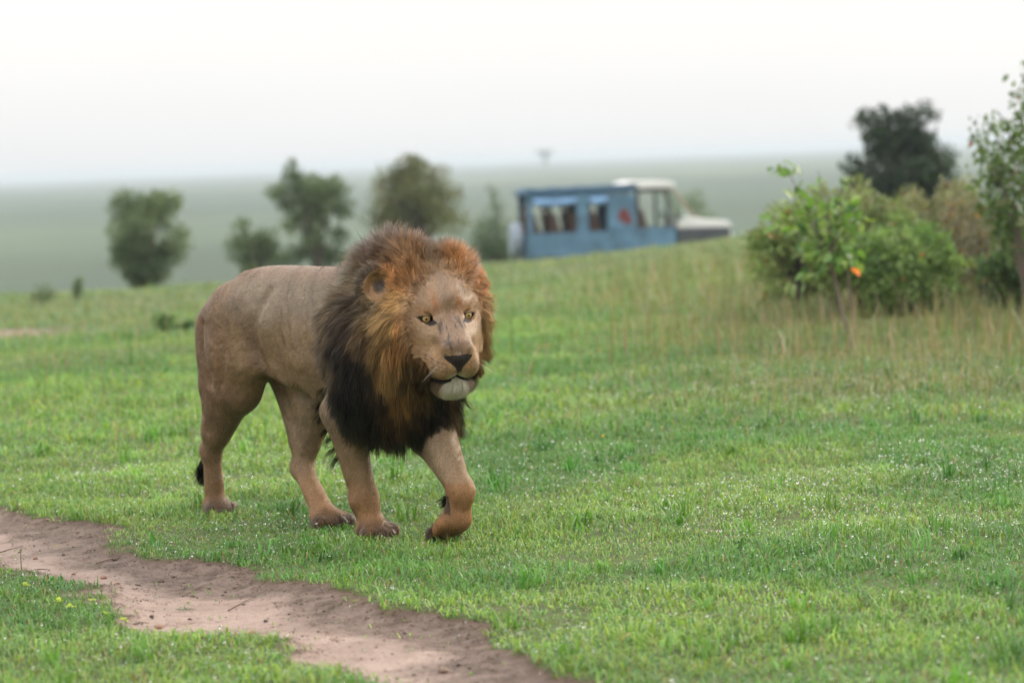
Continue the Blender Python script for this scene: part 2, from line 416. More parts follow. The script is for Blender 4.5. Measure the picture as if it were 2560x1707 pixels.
def height(x, y, fine=True):
    x = np.asarray(x,float); y = np.asarray(y,float)
    z = .36*sstep(-1,5,x)*sstep(18,40,y)-.15*sstep(0,7,-x)*sstep(15,38,y)
    d = np.maximum(y-40,0); f = np.where(d < 28, .00205*d*d, 1.6072+.12*(d-28)); z = z-np.minimum(f,6.5)
    z = z+(fbm(x*.35,y*.35,51,3)-.5)*.10*sstep(14,24,y)*(y < 400)
    z = z-.19*sstep(18,38,y)
    if fine:
        z = z+(fbm(x*1.6,y*1.6,55,3)-.5)*.05*(y < 60)
        dd, sd = dirt_at(x, y)
        z = z-.032*sstep(-.05,.16,sd)*(1-.35*sstep(.25,.6,sd))+(vnoise(x*22,y*22,61)-.5)*.010*dd+(fbm(x*7,y*7,63,2)-.5)*.02*dd
    return z
def lines(dense_lo, dense_hi, step, lo, hi, grow):
    a = list(np.arange(dense_lo, dense_hi, step)); s = step; v = dense_hi
    while v < hi: a.append(v); s = s*grow; v += s
    s = step; v = dense_lo
    b = []
    while v > lo: s = s*grow; v -= s; b.append(v)
    return np.array(b[::-1]+a)
gx = lines(-2.6,2.6,.042,-9000,9000,1.05); gy = lines(6.4,13.6,.042,-3000,11000,1.03)
GX, GY = np.meshgrid(gx, gy, indexing='ij'); X, Y = GX.ravel(), GY.ravel(); Z = height(X, Y)
DT, SD = dirt_at(X, Y)
def line_dist(x, y, pts):
    d = np.full(x.shape,1e9)
    for a, b in zip(pts[:-1],pts[1:]):
        e = b-a; t = np.clip(((x-a[0])*e[0]+(y-a[1])*e[1])/(e@e),0,1); d = np.minimum(d,(x-a[0]-t*e[0])**2+(y-a[1]-t*e[1])**2)
    return np.sqrt(d)
UPL = TRACK[:len(TRACK_UP)]
def damp_at(x, y): return (1-sstep(.10,.52,line_dist(x,y,UPL)+(fbm(x*3,y*3,161,4)-.5)*.5))
DAMP = np.where((Y < 16)&(Y > 4)&(np.abs(X) < 7), damp_at(X,Y), 0)
GV = np.stack([X,Y,Z],1); I = np.arange(len(X)).reshape(GX.shape)
GF = np.stack([I[:-1,:-1],I[1:,:-1],I[1:,1:],I[:-1,1:]],-1).reshape(-1,4)
def turf_col(x, y):
    n = fbm(x*.9,y*.9,71,4); m = fbm(x*.22,y*.22,75,3); k = fbm(x*3,y*3,79,2)
    a = np.array([.098,.222,.044]); b = np.array([.200,.315,.062]); c = np.array([.190,.195,.095])
    w = sstep(.38,.62,n)[:,None]; col = a*(1-w)+b*w
    w = (sstep(.52,.72,m)*.55)[:,None]; col = col*(1-w)+c*w
    # rank, browner growth in the middle distance on the right
    br = (sstep(-.4,2.2,x-.02*(y-15))*sstep(14.5,18,y)*(1-sstep(27,34,y))*(.35+.65*sstep(.35,.6,n)))[:,None]*.75
    col = col*(1-br)+np.array([.185,.165,.085])*br
    fd = (sstep(25,41,y)*.62)[:,None]; col = col*(1-fd)+np.array([.185,.215,.115])*fd
    return col*(.80+.4*k)[:,None]
far = np.clip((Y-60)/120,0,1)[:,None]
pl = fbm(X*.012,Y*.004,91,4)[:,None]; pl2 = fbm(X*.05,Y*.012,95,3)[:,None]
plain = np.array([.026,.060,.040])*(1-sstep(.35,.65,pl))+np.array([.070,.105,.060])*sstep(.35,.65,pl); plain = plain*(.65+.7*pl2)
gcol = (turf_col(X,Y)*.8)*(1-far)+plain*far
m, t, b = mat_new('earth and turf')
at_c = N(t,'ShaderNodeAttribute', attribute_name='col'); at_d = N(t,'ShaderNodeAttribute', attribute_name='dirt'); geo = N(t,'ShaderNodeNewGeometry')
def gn(scale, detail=5, rough=.6):
    n = N(t,'ShaderNodeTexNoise', Scale=scale, Detail=detail, Roughness=rough); t.links.new(geo.outputs['Position'], n.inputs['Vector']); return n.outputs[0]
n1, n2, n3, n4 = gn(2.3), gn(11), gn(60,4,.7), gn(240,3,.7)
soil = mixc(t, ramp(t,n1,[(.36,0.0),(.62,1.0)]), (.350,.262,.222), (.265,.192,.160))
soil = mixc(t, ramp(t,n2,[(.52,0.0),(.68,.6)]), soil, (.170,.115,.088))
soil = mixc(t, ramp(t,n3,[(.56,0.0),(.72,.7)]), soil, (.085,.055,.040))
soil = mixc(t, ramp(t,n4,[(.30,.5),(.45,0.0)]), soil, (.30,.22,.18))
ad2 = N(t,'ShaderNodeAttribute', attribute_name='damp'); soil = mixc(t, ramp(t, ad2.outputs['Fac'],[(.25,0.0),(.9,.92)]), soil, mixc(t, ramp(t,n2,[(.4,0.0),(.62,1.0)]), (.165,.118,.098), (.082,.056,.043)))
edge = ramp(t, at_d.outputs['Fac'], [(.35,1.0),(.98,0.0)])
soil = mixc(t, edge, soil, (.085,.050,.032))
tur = mixc(t, ramp(t,n3,[(.4,0.0),(.7,1.0)]), at_c.outputs['Color'], (.06,.07,.025)); 
# thatch and wet soil between the blades up close, plain turf farther away
sx = N(t,'ShaderNodeSeparateXYZ'); t.links.new(geo.outputs['Position'], sx.inputs[0])
nearf = N(t,'ShaderNodeMapRange'); t.links.new(sx.outputs['Y'], nearf.inputs[0])
for i_, v_ in ((1,14.0),(2,34.0),(3,1.0),(4,0.0)): nearf.inputs[i_].default_value = v_
under = mixc(t, ramp(t,n2,[(.35,0.0),(.65,1.0)]), (.085,.085,.036), (.070,.115,.030))
tur = mixc(t, nearf.outputs[0], tur, under)
fin = mixc(t, ramp(t, at_d.outputs['Fac'], [(.30,0.0),(.60,1.0)]), tur, soil)
t.links.new(fin, b.inputs['Base Color']); b.inputs['Roughness'].default_value = .8; b.inputs['Specular IOR Level'].default_value = .25
bp = N(t,'ShaderNodeBump', Strength=.9, Distance=.016); t.links.new(n3, bp.inputs['Height'])
bp2 = N(t,'ShaderNodeBump', Strength=.5, Distance=.05); t.links.new(n2, bp2.inputs['Height']); t.links.new(bp2.outputs[0], bp.inputs['Normal']); t.links.new(bp.outputs[0], b.inputs['Normal'])
M_GROUND = m
fd = SD[GF].mean(1) > -.02
def sub(V, F, cols, dirt):
    u, inv = np.unique(F, return_inverse=True); return V[u], inv.reshape(F.shape), cols[u], dirt[u], DAMP[u]
for nm, sel in (('grass_ground', ~fd), ('dirt_track', fd)):
    v_, f_, c_, d_, w_ = sub(GV, GF[sel], gcol, DT)
    tag(link(nm, mesh_np(nm, v_, f_, M_GROUND, True, c_, {'dirt':d_,'damp':w_})), kind='structure')
# ------------------------------------------------------------------ morning haze over the plain
bm = bmesh.new(); bmesh.ops.create_cube(bm, size=1.0)
bmesh.ops.scale(bm, vec=(19000,15000,6.0+16.0), verts=bm.verts); bmesh.ops.translate(bm, vec=(0,4200,(6.0-16.0)/2), verts=bm.verts)
ZMIN = float(Z.min())
for v_ in bm.verts:
    if v_.co.z < 0: v_.co.z = ZMIN-1.0
ZTOP = 5.6
for v_ in bm.verts:
    if v_.co.z > 0: v_.co.z = max(ZTOP, float(Z.max())+.5)
me = bpy.data.meshes.new('haze'); bm.to_mesh(me); bm.free()
hm = bpy.data.materials.new('haze'); hm.use_nodes = True; ht = hm.node_tree; ht.nodes.clear()
ho = ht.nodes.new('ShaderNodeOutputMaterial'); hv = ht.nodes.new('ShaderNodeVolumePrincipled')
hv.inputs['Color'].default_value = (.64,.72,.79,1); hv.inputs['Density'].default_value = .00045; hv.inputs['Anisotropy'].default_value = .2
ht.links.new(hv.outputs[0], ho.inputs['Volume']); me.materials.append(hm)
tag(link('haze', me), kind='stuff')
# ------------------------------------------------------------------ the lion
def smooth01(a, b, x): return sstep(a, b, x)
LV, LQ = surface_nets(sdf_chunk, (-1.32,-.45,-.03), (1.15,.45,1.33), .0075)
bm = bmesh.new()
_bv = [bm.verts.new(v) for v in LV]
for q in LQ:
    try: bm.faces.new([_bv[i] for i in q])
    except ValueError: pass
bm.verts.ensure_lookup_table()
for lev, rad in ((0,.30),(1,.27)):          # finer mesh where the face is
    co = np.array([v.co[:] for v in bm.verts]); qh = l2h(co)
    if lev == 0: s_ = (qh[:,1] > -.24)&(np.linalg.norm(qh-np.array([0,0,-.05]),axis=1) < rad)
    else: s_ = (qh[:,1] > -.07)&(np.abs(qh[:,0]) < .13)&(qh[:,2] < .075)&(qh[:,2] > -.27)
    for i, v in enumerate(bm.verts): v.tag = bool(s_[i])
    ed = [e for e in bm.edges if e.verts[0].tag and e.verts[1].tag]
    bmesh.ops.subdivide_edges(bm, edges=ed, cuts=1, use_grid_fill=True)
bmesh.ops.triangulate(bm, faces=bm.faces)
LP = np.array([v.co[:] for v in bm.verts]); bm.verts.index_update()
LT = np.array([[v.index for v in f.verts] for f in bm.faces]); bm.free()
LN = grad(LP); LP = LP-LN*np.clip(sdf_chunk(LP),-.006,.006)[:,None]
# ---- zones -------------------------------------------------------
def face_r(q):
    x, y, z = q.T; ax = .148-.050*sstep(.05,.19,-z)-.03*sstep(.04,.14,z)
    return np.sqrt((x/ax)**2+((z+.045)/np.where(z > -.045,.200,.225))**2)
def is_face(q, P):
    f = (face_r(q) < 1)&(q[:,1] > -.20)
    f |= (q[:,1] > .045)&(q[:,2] > -.30)&(np.abs(q[:,0]) < .088)       # muzzle and chin stand proud of the beard
    return f
EAR_R, EAR_L = np.array([-.212,-.150,.092]), np.array([.134,-.300,.072])
def ear_d(q): return np.minimum(np.linalg.norm(q-EAR_R,axis=1), np.linalg.norm(q-EAR_L,axis=1))
def ear_zone(q): return ear_d(q) < .066
def mane_mask(P, N_):
    q = l2h(P); s, l, z = P.T
    sb = .03+.20*sstep(0,.16,np.abs(l))+.06*(1-sstep(.55,.85,z))
    m = sstep(sb-.03, sb+.10, s)
    legs = (z < .60)&((cone(P,RF['elb'],RF['foot'],.10,.09) < .012)|(cone(P,LFt['elb'],LFt['wri'],.115,.09) < .010))
    m = m*(~legs)*(z > .40)
    m = np.where((is_face(q,P)&~((face_r(q) > .86)&((q[:,2] > -.12)|(np.abs(q[:,0]) > .072))&(q[:,1] < .01)))|ear_zone(q), 0, m)
    return m
def coat_color(P, Nn):
    s, l, z = P.T; q = l2h(P); n = len(P)
    nz = fbm(s*6+3*l, z*6+5*l, 201, 4)[:,None]; nf = fbm(s*30+11*l, z*30+7*l, 207, 3)[:,None]
    base = np.array([.262,.172,.096]); grey = np.array([.248,.194,.142]); brown = np.array([.200,.114,.062]); paw = np.array([.350,.170,.068]); dark = np.array([.030,.021,.017])
    def bl(c, d, w): 
        w = np.clip(w,0,1)[:,None]; return c*(1-w)+d*w
    c = np.repeat(base[None],n,0)
    c = bl(c, grey, sstep(.80,.98,z)*sstep(-.70,-.45,s)*.9)
    c = bl(c, np.array([.24,.15,.105]), sstep(1.02,1.08,z)*.7)                       # darker spine
    c = bl(c, brown, sstep(-.40,-.60,-(-s))*0 + sstep(.42,.62,-s)*sstep(.45,.6,z)*.80)   # thigh
    c = bl(c, np.array([.150,.105,.075]), (1-sstep(.52,.66,z))*sstep(-.35,-.15,s)*(1-sstep(.20,.32,s))*(z > .42)*.55)   # low flank, underside shade painted into the coat
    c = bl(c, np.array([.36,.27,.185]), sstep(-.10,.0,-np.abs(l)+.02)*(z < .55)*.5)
    c = bl(c, np.array([.16,.105,.070]), np.exp(-(((s+.385+.25*(z-.8))/.028)**2))*(z > .62)*(z < 1.0)*(l < 0)*.55)   # shade painted along the fold in front of the thigh
    c = bl(c, np.array([.40,.315,.24]), np.exp(-(((s+.30)/.10)**2+((z-.96)/.10)**2))*.6)  # highlight on the hip, painted into the coat colour
    c = bl(c, np.array([.17,.115,.08]), np.exp(-(((s+.76+.2*(z-.7))/.05)**2))*(z > .42)*(z < .8)*.35)  # darker band down the rear thigh, form shading painted in
    c = bl(c, np.array([.40,.31,.225]), np.exp(-(((s-.28)/.09)**2+((z-.66)/.20)**2))*.5)  # light on the shoulder, painted as paler coat
    leg = 1-sstep(.10,.34,z); c = bl(c, paw, leg*.6)
    c = bl(c, np.array([.20,.125,.078]), (s < -.55)*(1-sstep(.50,.62,z))*.6*sstep(.35,.6,nz[:,0]))   # muddy hind shank
    toe = ((1-sstep(.055,.110,z))*((s > RF['foot'][0]-.01)&(s < .46)&(l < 0)|((s > -.16)&(s < .0))|((s > -.925)&(s < -.80))))
    c = bl(c, dark, toe*(.55+.6*(nf[:,0]-.3)))
    lf = (s > .50)&(s < .80)&(l > -.02)&(z < .25)
    c = bl(c, np.array([.33,.165,.070]), lf*.75)
    c = bl(c, dark, lf*sstep(.03,.10,-(s-.615)*1.0)*.9*sstep(.16,.10,-(-z)) if False else lf*(s < .605)*.85)
    c = bl(c, dark, ((s > .655)&(s < .690)&(z > .125)&(z < .20)&(l > 0))*.85)
    c = c*(.66+.50*nz+.20*nf)
    tail = (s < -.98); c = bl(c, np.array([.012,.010,.010]), sstep(1.05,1.09,-s)*tail)
    # face
    x, y, zz = q.T; ax = np.abs(x); fc = np.repeat(np.array([[.345,.225,.135]]),n,0)
    fc = bl(fc, np.array([.300,.205,.140]), sstep(.02,.10,zz))
    fc = bl(fc, np.array([.20,.140,.098]), (1-sstep(.0,.04,ax))*sstep(.03,.09,zz)*.55)                 # forehead streak
    fc = bl(fc, np.array([.215,.145,.105]), (1-sstep(.040,.062,ax))*sstep(-.02,.07,y)*sstep(-.108,-.085,zz)*.85)  # bridge
    fc = bl(fc, np.array([.42,.32,.23]), np.exp(-(((ax-.085)/.030)**2+((zz+.040)/.016)**2))*.8)      # pale under the eye
    fc = bl(fc, np.array([.44,.28,.155]), np.exp(-(((ax-.055)/.040)**2+((zz+.130)/.045)**2))*.8*(y > .04))   # whisker pad
    fc = bl(fc, np.array([.40,.27,.17]), np.exp(-(((ax-.105)/.045)**2+((zz+.13)/.06)**2))*.6)
    fc = bl(fc, np.array([.62,.55,.46]), (1-sstep(.012,.05,ax))*(1-sstep(-.176,-.150,zz))*(zz > -.22)*(y > .1)*.85)
    fc = bl(fc, np.array([.34,.15,.045]), np.exp(-(((ax-.044-.10*(zz-.05))/.011)**2+((zz-.055)/.026)**2))*.95)  # rusty brow spots
    fc = bl(fc, np.array([.40,.20,.08]), np.exp(-(((ax-.075)/.03)**2+((zz-.028)/.012)**2))*.5)
    for rz in (-.128,-.141,-.154):
        for k in range(5):
            fc = bl(fc, np.array([.07,.04,.03]), np.exp(-(((ax-.043-.013*k)/.0042)**2+((zz-rz-.0022*k)/.0035)**2))*.75*(y > .05))
    sp = fbm(x*90+4, zz*70+y*60, 211, 2); fc = bl(fc, np.array([.16,.11,.085]), np.exp(-(((ax-.060)/.022)**2+((zz+.055)/.014)**2))*.45); fc = bl(fc, np.array([.20,.125,.075]), np.exp(-(((ax-.115)/.03)**2+((zz+.02)/.05)**2))*.4); sc_ = (1-sstep(.06,.12,ax))*sstep(-.13,-.09,zz)*(1-sstep(-.01,.03,zz))
    fc = bl(fc, np.array([.05,.04,.042]), sstep(.64,.74,sp)*.8*sc_)
    fc = bl(fc, np.array([.05,.04,.045]), np.exp(-(((x+.030)/.014)**2+((zz+.055)/.008)**2))*.8*(y > .0))
    fc = fc*np.array([1.0,.935,.82])*(.86+.30*fbm(x*40,zz*22+y*15,213,3)[:,None])
    chin = (zz < MOUTHZ(ax)+.0)&(y > .02); fc = bl(fc, np.array([.60,.54,.45]), chin*sstep(-.0,.012,MOUTHZ(ax)-zz)*sstep(.0,.05,y)*(1-sstep(.032,.050,ax)*.95))
    fc = bl(fc, np.array([.10,.065,.04]), chin*np.maximum((1-sstep(.012,.045,y)),sstep(.036,.055,ax))*.8)
    fm = is_face(q,P)
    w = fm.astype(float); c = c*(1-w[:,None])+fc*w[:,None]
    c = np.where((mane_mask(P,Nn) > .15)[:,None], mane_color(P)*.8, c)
    # ears: pale fringe, dark cup and dark back
    ez = ear_zone(q); S_ = q.copy(); S_[:,0] = np.where(q[:,0] < 0,-q[:,0],q[:,0]+.078); S_[:,1] += np.where(q[:,0] < 0,0,.150); S_[:,2] += np.where(q[:,0] < 0,0,.02); axv = np.array([.45,.72,.25]); axv /= np.linalg.norm(axv)
    hq = (S_-EARC)@axv; rd = np.linalg.norm(S_-EARC-hq[:,None]*axv,axis=1)
    facing = ((Nn@HA.T)*np.where(q[:,:1] < 0,np.array([[-1,1,1]]),1))@axv
    ec = np.where((facing > .1)[:,None], np.array([[.30,.17,.075]]), np.array([[.07,.045,.03]]))
    ec = bl(ec, np.array([.03,.02,.015]), (facing > .1)*(1-sstep(.018,.034,rd))*.9)
    c = np.where(ez[:,None], ec, c)
    # bare dark skin: eye rims, tear lines, nose, lips
    de = np.sqrt((ax-EYE[0])**2+((zz-.0)/1.0)**2)
    ex = ax-EYE[0]; ez2 = zz-EYE[2]-.16*ex
    rim = np.abs(ez2)-(.0155-16*ex*ex); k_ = fm&(np.abs(ex) < .048)&(y > -.05)
    deye = np.linalg.norm(np.stack([ax,y,zz],1)-EYE,axis=1); exo = ex-.004; skin = k_*(1-sstep(.0022,.0048,np.abs(zz-.13*exo+.0022)-(.0106-np.where(exo < 0,15.0,12.0)*exo*exo)))*(np.abs(exo) < .044)
    tear = k_*(np.exp(-(((ex+.026+.25*(zz+.016))/.0035)**2))*(zz < -.006)*(zz > -.026)*.5)
    nw = np.interp(zz,[-.156,-.142,-.125,-.108,-.098,-.092],[.008,.013,.030,.050,.054,.040]); nose = fm*(y > .12)*(ax < nw)*(zz < -.0935-.10*ax*(ax > .03))*(zz > -.158)*1.0
    nose = np.maximum(nose, fm*(y > .12)*(ax < .0035)*(zz < -.13)*(zz > -.19))
    lip = fm*(y > .035)*(np.abs(zz-MOUTHZ(ax)+.002) < np.where(x < -.015,.0130,.0075))*(ax < .090)
    sk = np.clip(np.maximum.reduce([skin,tear,nose,lip]),0,1)
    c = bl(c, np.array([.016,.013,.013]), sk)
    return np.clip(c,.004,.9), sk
# mane colours: tufts of colour placed over the mane, mirrored to the far side
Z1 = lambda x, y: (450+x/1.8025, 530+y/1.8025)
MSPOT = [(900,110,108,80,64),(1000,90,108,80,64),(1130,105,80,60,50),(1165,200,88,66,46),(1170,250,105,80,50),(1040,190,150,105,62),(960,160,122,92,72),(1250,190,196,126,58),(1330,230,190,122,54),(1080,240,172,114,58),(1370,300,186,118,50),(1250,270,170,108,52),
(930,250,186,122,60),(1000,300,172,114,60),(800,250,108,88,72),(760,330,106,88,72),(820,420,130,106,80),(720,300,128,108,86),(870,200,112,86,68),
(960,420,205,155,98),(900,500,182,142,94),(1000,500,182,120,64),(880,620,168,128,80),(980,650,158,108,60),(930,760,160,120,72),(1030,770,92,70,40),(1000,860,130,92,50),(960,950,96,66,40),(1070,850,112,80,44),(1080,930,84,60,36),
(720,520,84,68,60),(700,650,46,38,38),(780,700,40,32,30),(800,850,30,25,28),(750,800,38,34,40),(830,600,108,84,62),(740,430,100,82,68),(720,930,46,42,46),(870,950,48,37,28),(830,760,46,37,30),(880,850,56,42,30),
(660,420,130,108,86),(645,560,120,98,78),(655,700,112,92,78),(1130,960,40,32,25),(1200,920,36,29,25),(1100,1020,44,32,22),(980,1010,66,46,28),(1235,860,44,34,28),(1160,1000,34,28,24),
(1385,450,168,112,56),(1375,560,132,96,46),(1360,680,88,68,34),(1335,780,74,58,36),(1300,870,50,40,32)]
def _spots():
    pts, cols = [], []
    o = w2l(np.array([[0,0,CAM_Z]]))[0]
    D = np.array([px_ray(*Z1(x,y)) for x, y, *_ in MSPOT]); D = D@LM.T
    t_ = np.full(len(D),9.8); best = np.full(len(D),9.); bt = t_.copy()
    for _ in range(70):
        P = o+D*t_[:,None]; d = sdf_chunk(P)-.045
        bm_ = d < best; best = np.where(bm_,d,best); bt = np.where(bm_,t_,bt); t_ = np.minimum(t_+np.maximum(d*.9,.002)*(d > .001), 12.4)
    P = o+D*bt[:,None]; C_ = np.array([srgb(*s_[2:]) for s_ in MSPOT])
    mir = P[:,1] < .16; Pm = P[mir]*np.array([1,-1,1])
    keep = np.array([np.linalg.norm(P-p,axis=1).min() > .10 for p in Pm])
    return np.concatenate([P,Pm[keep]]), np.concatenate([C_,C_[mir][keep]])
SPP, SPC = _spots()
MANE_GAIN = 1.08
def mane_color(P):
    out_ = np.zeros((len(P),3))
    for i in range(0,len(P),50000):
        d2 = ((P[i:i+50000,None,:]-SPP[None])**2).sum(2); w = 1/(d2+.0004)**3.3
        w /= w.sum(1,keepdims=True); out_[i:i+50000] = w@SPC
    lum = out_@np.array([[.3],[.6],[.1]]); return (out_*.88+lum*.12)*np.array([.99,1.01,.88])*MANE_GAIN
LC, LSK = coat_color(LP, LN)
m, t, b = mat_new('lion hide')
ac = N(t,'ShaderNodeAttribute', attribute_name='col'); ask = N(t,'ShaderNodeAttribute', attribute_name='bare')
geo = N(t,'ShaderNodeTexCoord'); no = N(t,'ShaderNodeTexNoise', Scale=220, Detail=3); t.links.new(geo.outputs['Object'], no.inputs['Vector'])
t.links.new(mixc(t, ramp(t,no.outputs[0],[(.35,.45),(.6,0.0)]), ac.outputs['Color'], (.05,.035,.025)), b.inputs['Base Color'])
t.links.new(ramp(t, ask.outputs['Fac'], [(0,.75),(1,.45)]), b.inputs['Roughness']); b.inputs['Specular IOR Level'].default_value = .08
bp = N(t,'ShaderNodeBump', Strength=.35, Distance=.003); t.links.new(no.outputs[0], bp.inputs['Height']); t.links.new(bp.outputs[0], b.inputs['Normal'])
M_HIDE = m
def hair_mat(name, rough, spec, use_n, sheen=0.0):
    m, t, b = mat_new(name); a = N(t,'ShaderNodeAttribute', attribute_name='col'); hi = t.nodes.new('ShaderNodeHairInfo')
    v = mixc(t, .0, a.outputs['Color'], (0,0,0)); r_ = ramp(t, hi.outputs['Random'], [(0,.72),(1,1.26)])
    t.links.new(mixc(t, 1.0, a.outputs['Color'], r_, 'MULTIPLY'), b.inputs['Base Color'])
    b.inputs['Roughness'].default_value = rough; b.inputs['Specular IOR Level'].default_value = spec
    if use_n:
        an = N(t,'ShaderNodeAttribute', attribute_name='nrm'); t.links.new(an.outputs['Vector'], b.inputs['Normal'])
    return m
M_FUR = hair_mat('short tawny fur', .48, .50, True); M_MANE = hair_mat('long mane hair', .45, .25, True)
LION = tag(empty('lion', tuple(LO)), 'male lion with dark brown and orange mane walking on the green grass, one forepaw lifted', 'lion')
def lw(p): return np.asarray(p)@LM           # lion-local to coordinates of the Empty
body = link('body', mesh_np('body', lw(LP), LT, M_HIDE, True, LC, {'bare':LSK}), LION)
# ---- sampling points over the hide --------------------------------
TA = LP[LT]; TAR = .5*np.linalg.norm(np.cross(TA[:,1]-TA[:,0],TA[:,2]-TA[:,0]),axis=1); TC = TA.mean(1)
def sample(n, w):
    p = TAR*w; p = p/p.sum(); i = rng.choice(len(LT), n, p=p); r1 = np.sqrt(rng.random(n)); r2 = rng.random(n)
    bw = np.stack([1-r1, r1*(1-r2), r1*r2],1)
    P = (TA[i]*bw[:,:,None]).sum(1); Nn = (LN[LT[i]]*bw[:,:,None]).sum(1); Nn /= np.linalg.norm(Nn,axis=1,keepdims=True)
    return P, Nn, i, bw
def nrm_(v): return v/(np.linalg.norm(v,axis=-1,keepdims=True)+1e-9)
def flow(P, Nn):
    s, l, z = P.T; f = np.zeros_like(P)
    f[:,0] = -1; f[:,2] = -.45
    wl = (1-sstep(.45,.70,z))[:,None]; f = f*(1-wl)+np.array([-.12,0,-1])*wl
    q = l2h(P); wh = (q[:,1] > -.2)&(np.linalg.norm(q,axis=1) < .32)
    d = q-np.array([0,.19,-.10]); d[:,1] = np.minimum(d[:,1],-.01); d = nrm_(d*np.array([1,.7,1])+np.array([0,-.10,0])); low = q[:,2] < -.19; d[low] = nrm_(d[low]+np.array([0,-.3,-1.2]))
    f[wh] = d[wh]@HA
    f = nrm_(f)+rng.normal(0,.16,f.shape); f = f-(f*Nn).sum(1,keepdims=True)*Nn
    return nrm_(f)
# ---- short coat ---------------------------------------------------
mm_t = mane_mask(TC, None); qt = l2h(TC); ft = is_face(qt,TC); skt = LSK[LT].mean(1)
wgt = np.where(ft, 3.2, 1.0)*(mm_t < .8)*(skt < .35)
P, Nn, ti, bw = sample(230000, wgt)
col = (LC[LT[ti]]*bw[:,:,None]).sum(1); q = l2h(P); fa = is_face(q,P)
ln = np.where(fa, .0075+.010*sstep(.0,.10,-q[:,1]), .0125)*rng.uniform(.7,1.3,len(P))
ln = np.where(fa, ln+.034*sstep(.68,1.0,face_r(q))*(q[:,1] < .04)*rng.uniform(.3,1.2,len(P)), ln)
ln = np.where(fa&(q[:,2] < -.215)&(q[:,1] > .02), .038*rng.uniform(.6,1.2,len(P)), ln)
ln = np.where(ear_zone(q), .020*rng.uniform(.5,1.3,len(P)), ln)
toef = (P[:,2] < .075)&(col.sum(1) < .25); ln = np.where((P[:,2] < .45)&~fa, ln*(.55+.45*sstep(.25,.45,P[:,2])), ln); ln = np.where(toef, .030*rng.uniform(.6,1.2,len(P)), ln)
D = flow(P,Nn); lift = np.where(fa,.30+.25*sstep(.7,1,face_r(q)),.24)[:,None]
p1 = P+D*(ln*.5)[:,None]+Nn*(ln[:,None]*lift*.8); p2 = P+D*ln[:,None]+Nn*(ln[:,None]*lift*.9)
pts = np.stack([P-Nn*.001,p1,p2],1); rad = np.stack([np.full(len(P),.00075),np.full(len(P),.0006),np.full(len(P),.0001)],1)
tint = (.88+.30*fbm(P[:,0]*25+P[:,1]*9,P[:,2]*25,301,2))[:,None]
def relief(P, f, sd): return fbm(P[:,0]*f+P[:,1]*f*.6+3, P[:,2]*f*.8-P[:,1]*f*.5+7, sd, 2)
wob = 0
for f_, a_, sd_ in ((6,.045,331),(20,.013,335),(60,.0030,339)):     # muscle swell and the lie of the coat, as a tilt of each hair
    e_ = .15/f_; wob = wob+a_*np.stack([relief(P+np.eye(3)[k]*e_,f_,sd_)-relief(P-np.eye(3)[k]*e_,f_,sd_) for k in range(3)],1)/(2*e_)
wob *= np.where(fa,.75,1.0)[:,None]
Nf = nrm_(Nn-(wob-(wob*Nn).sum(1,keepdims=True)*Nn)*1.3+rng.normal(0,.035,P.shape))
link('coat_fur', curves_np('coat_fur', lw(pts), rad, M_FUR, np.clip(col*1.08*tint,.004,.9), lw(Nf)), LION)
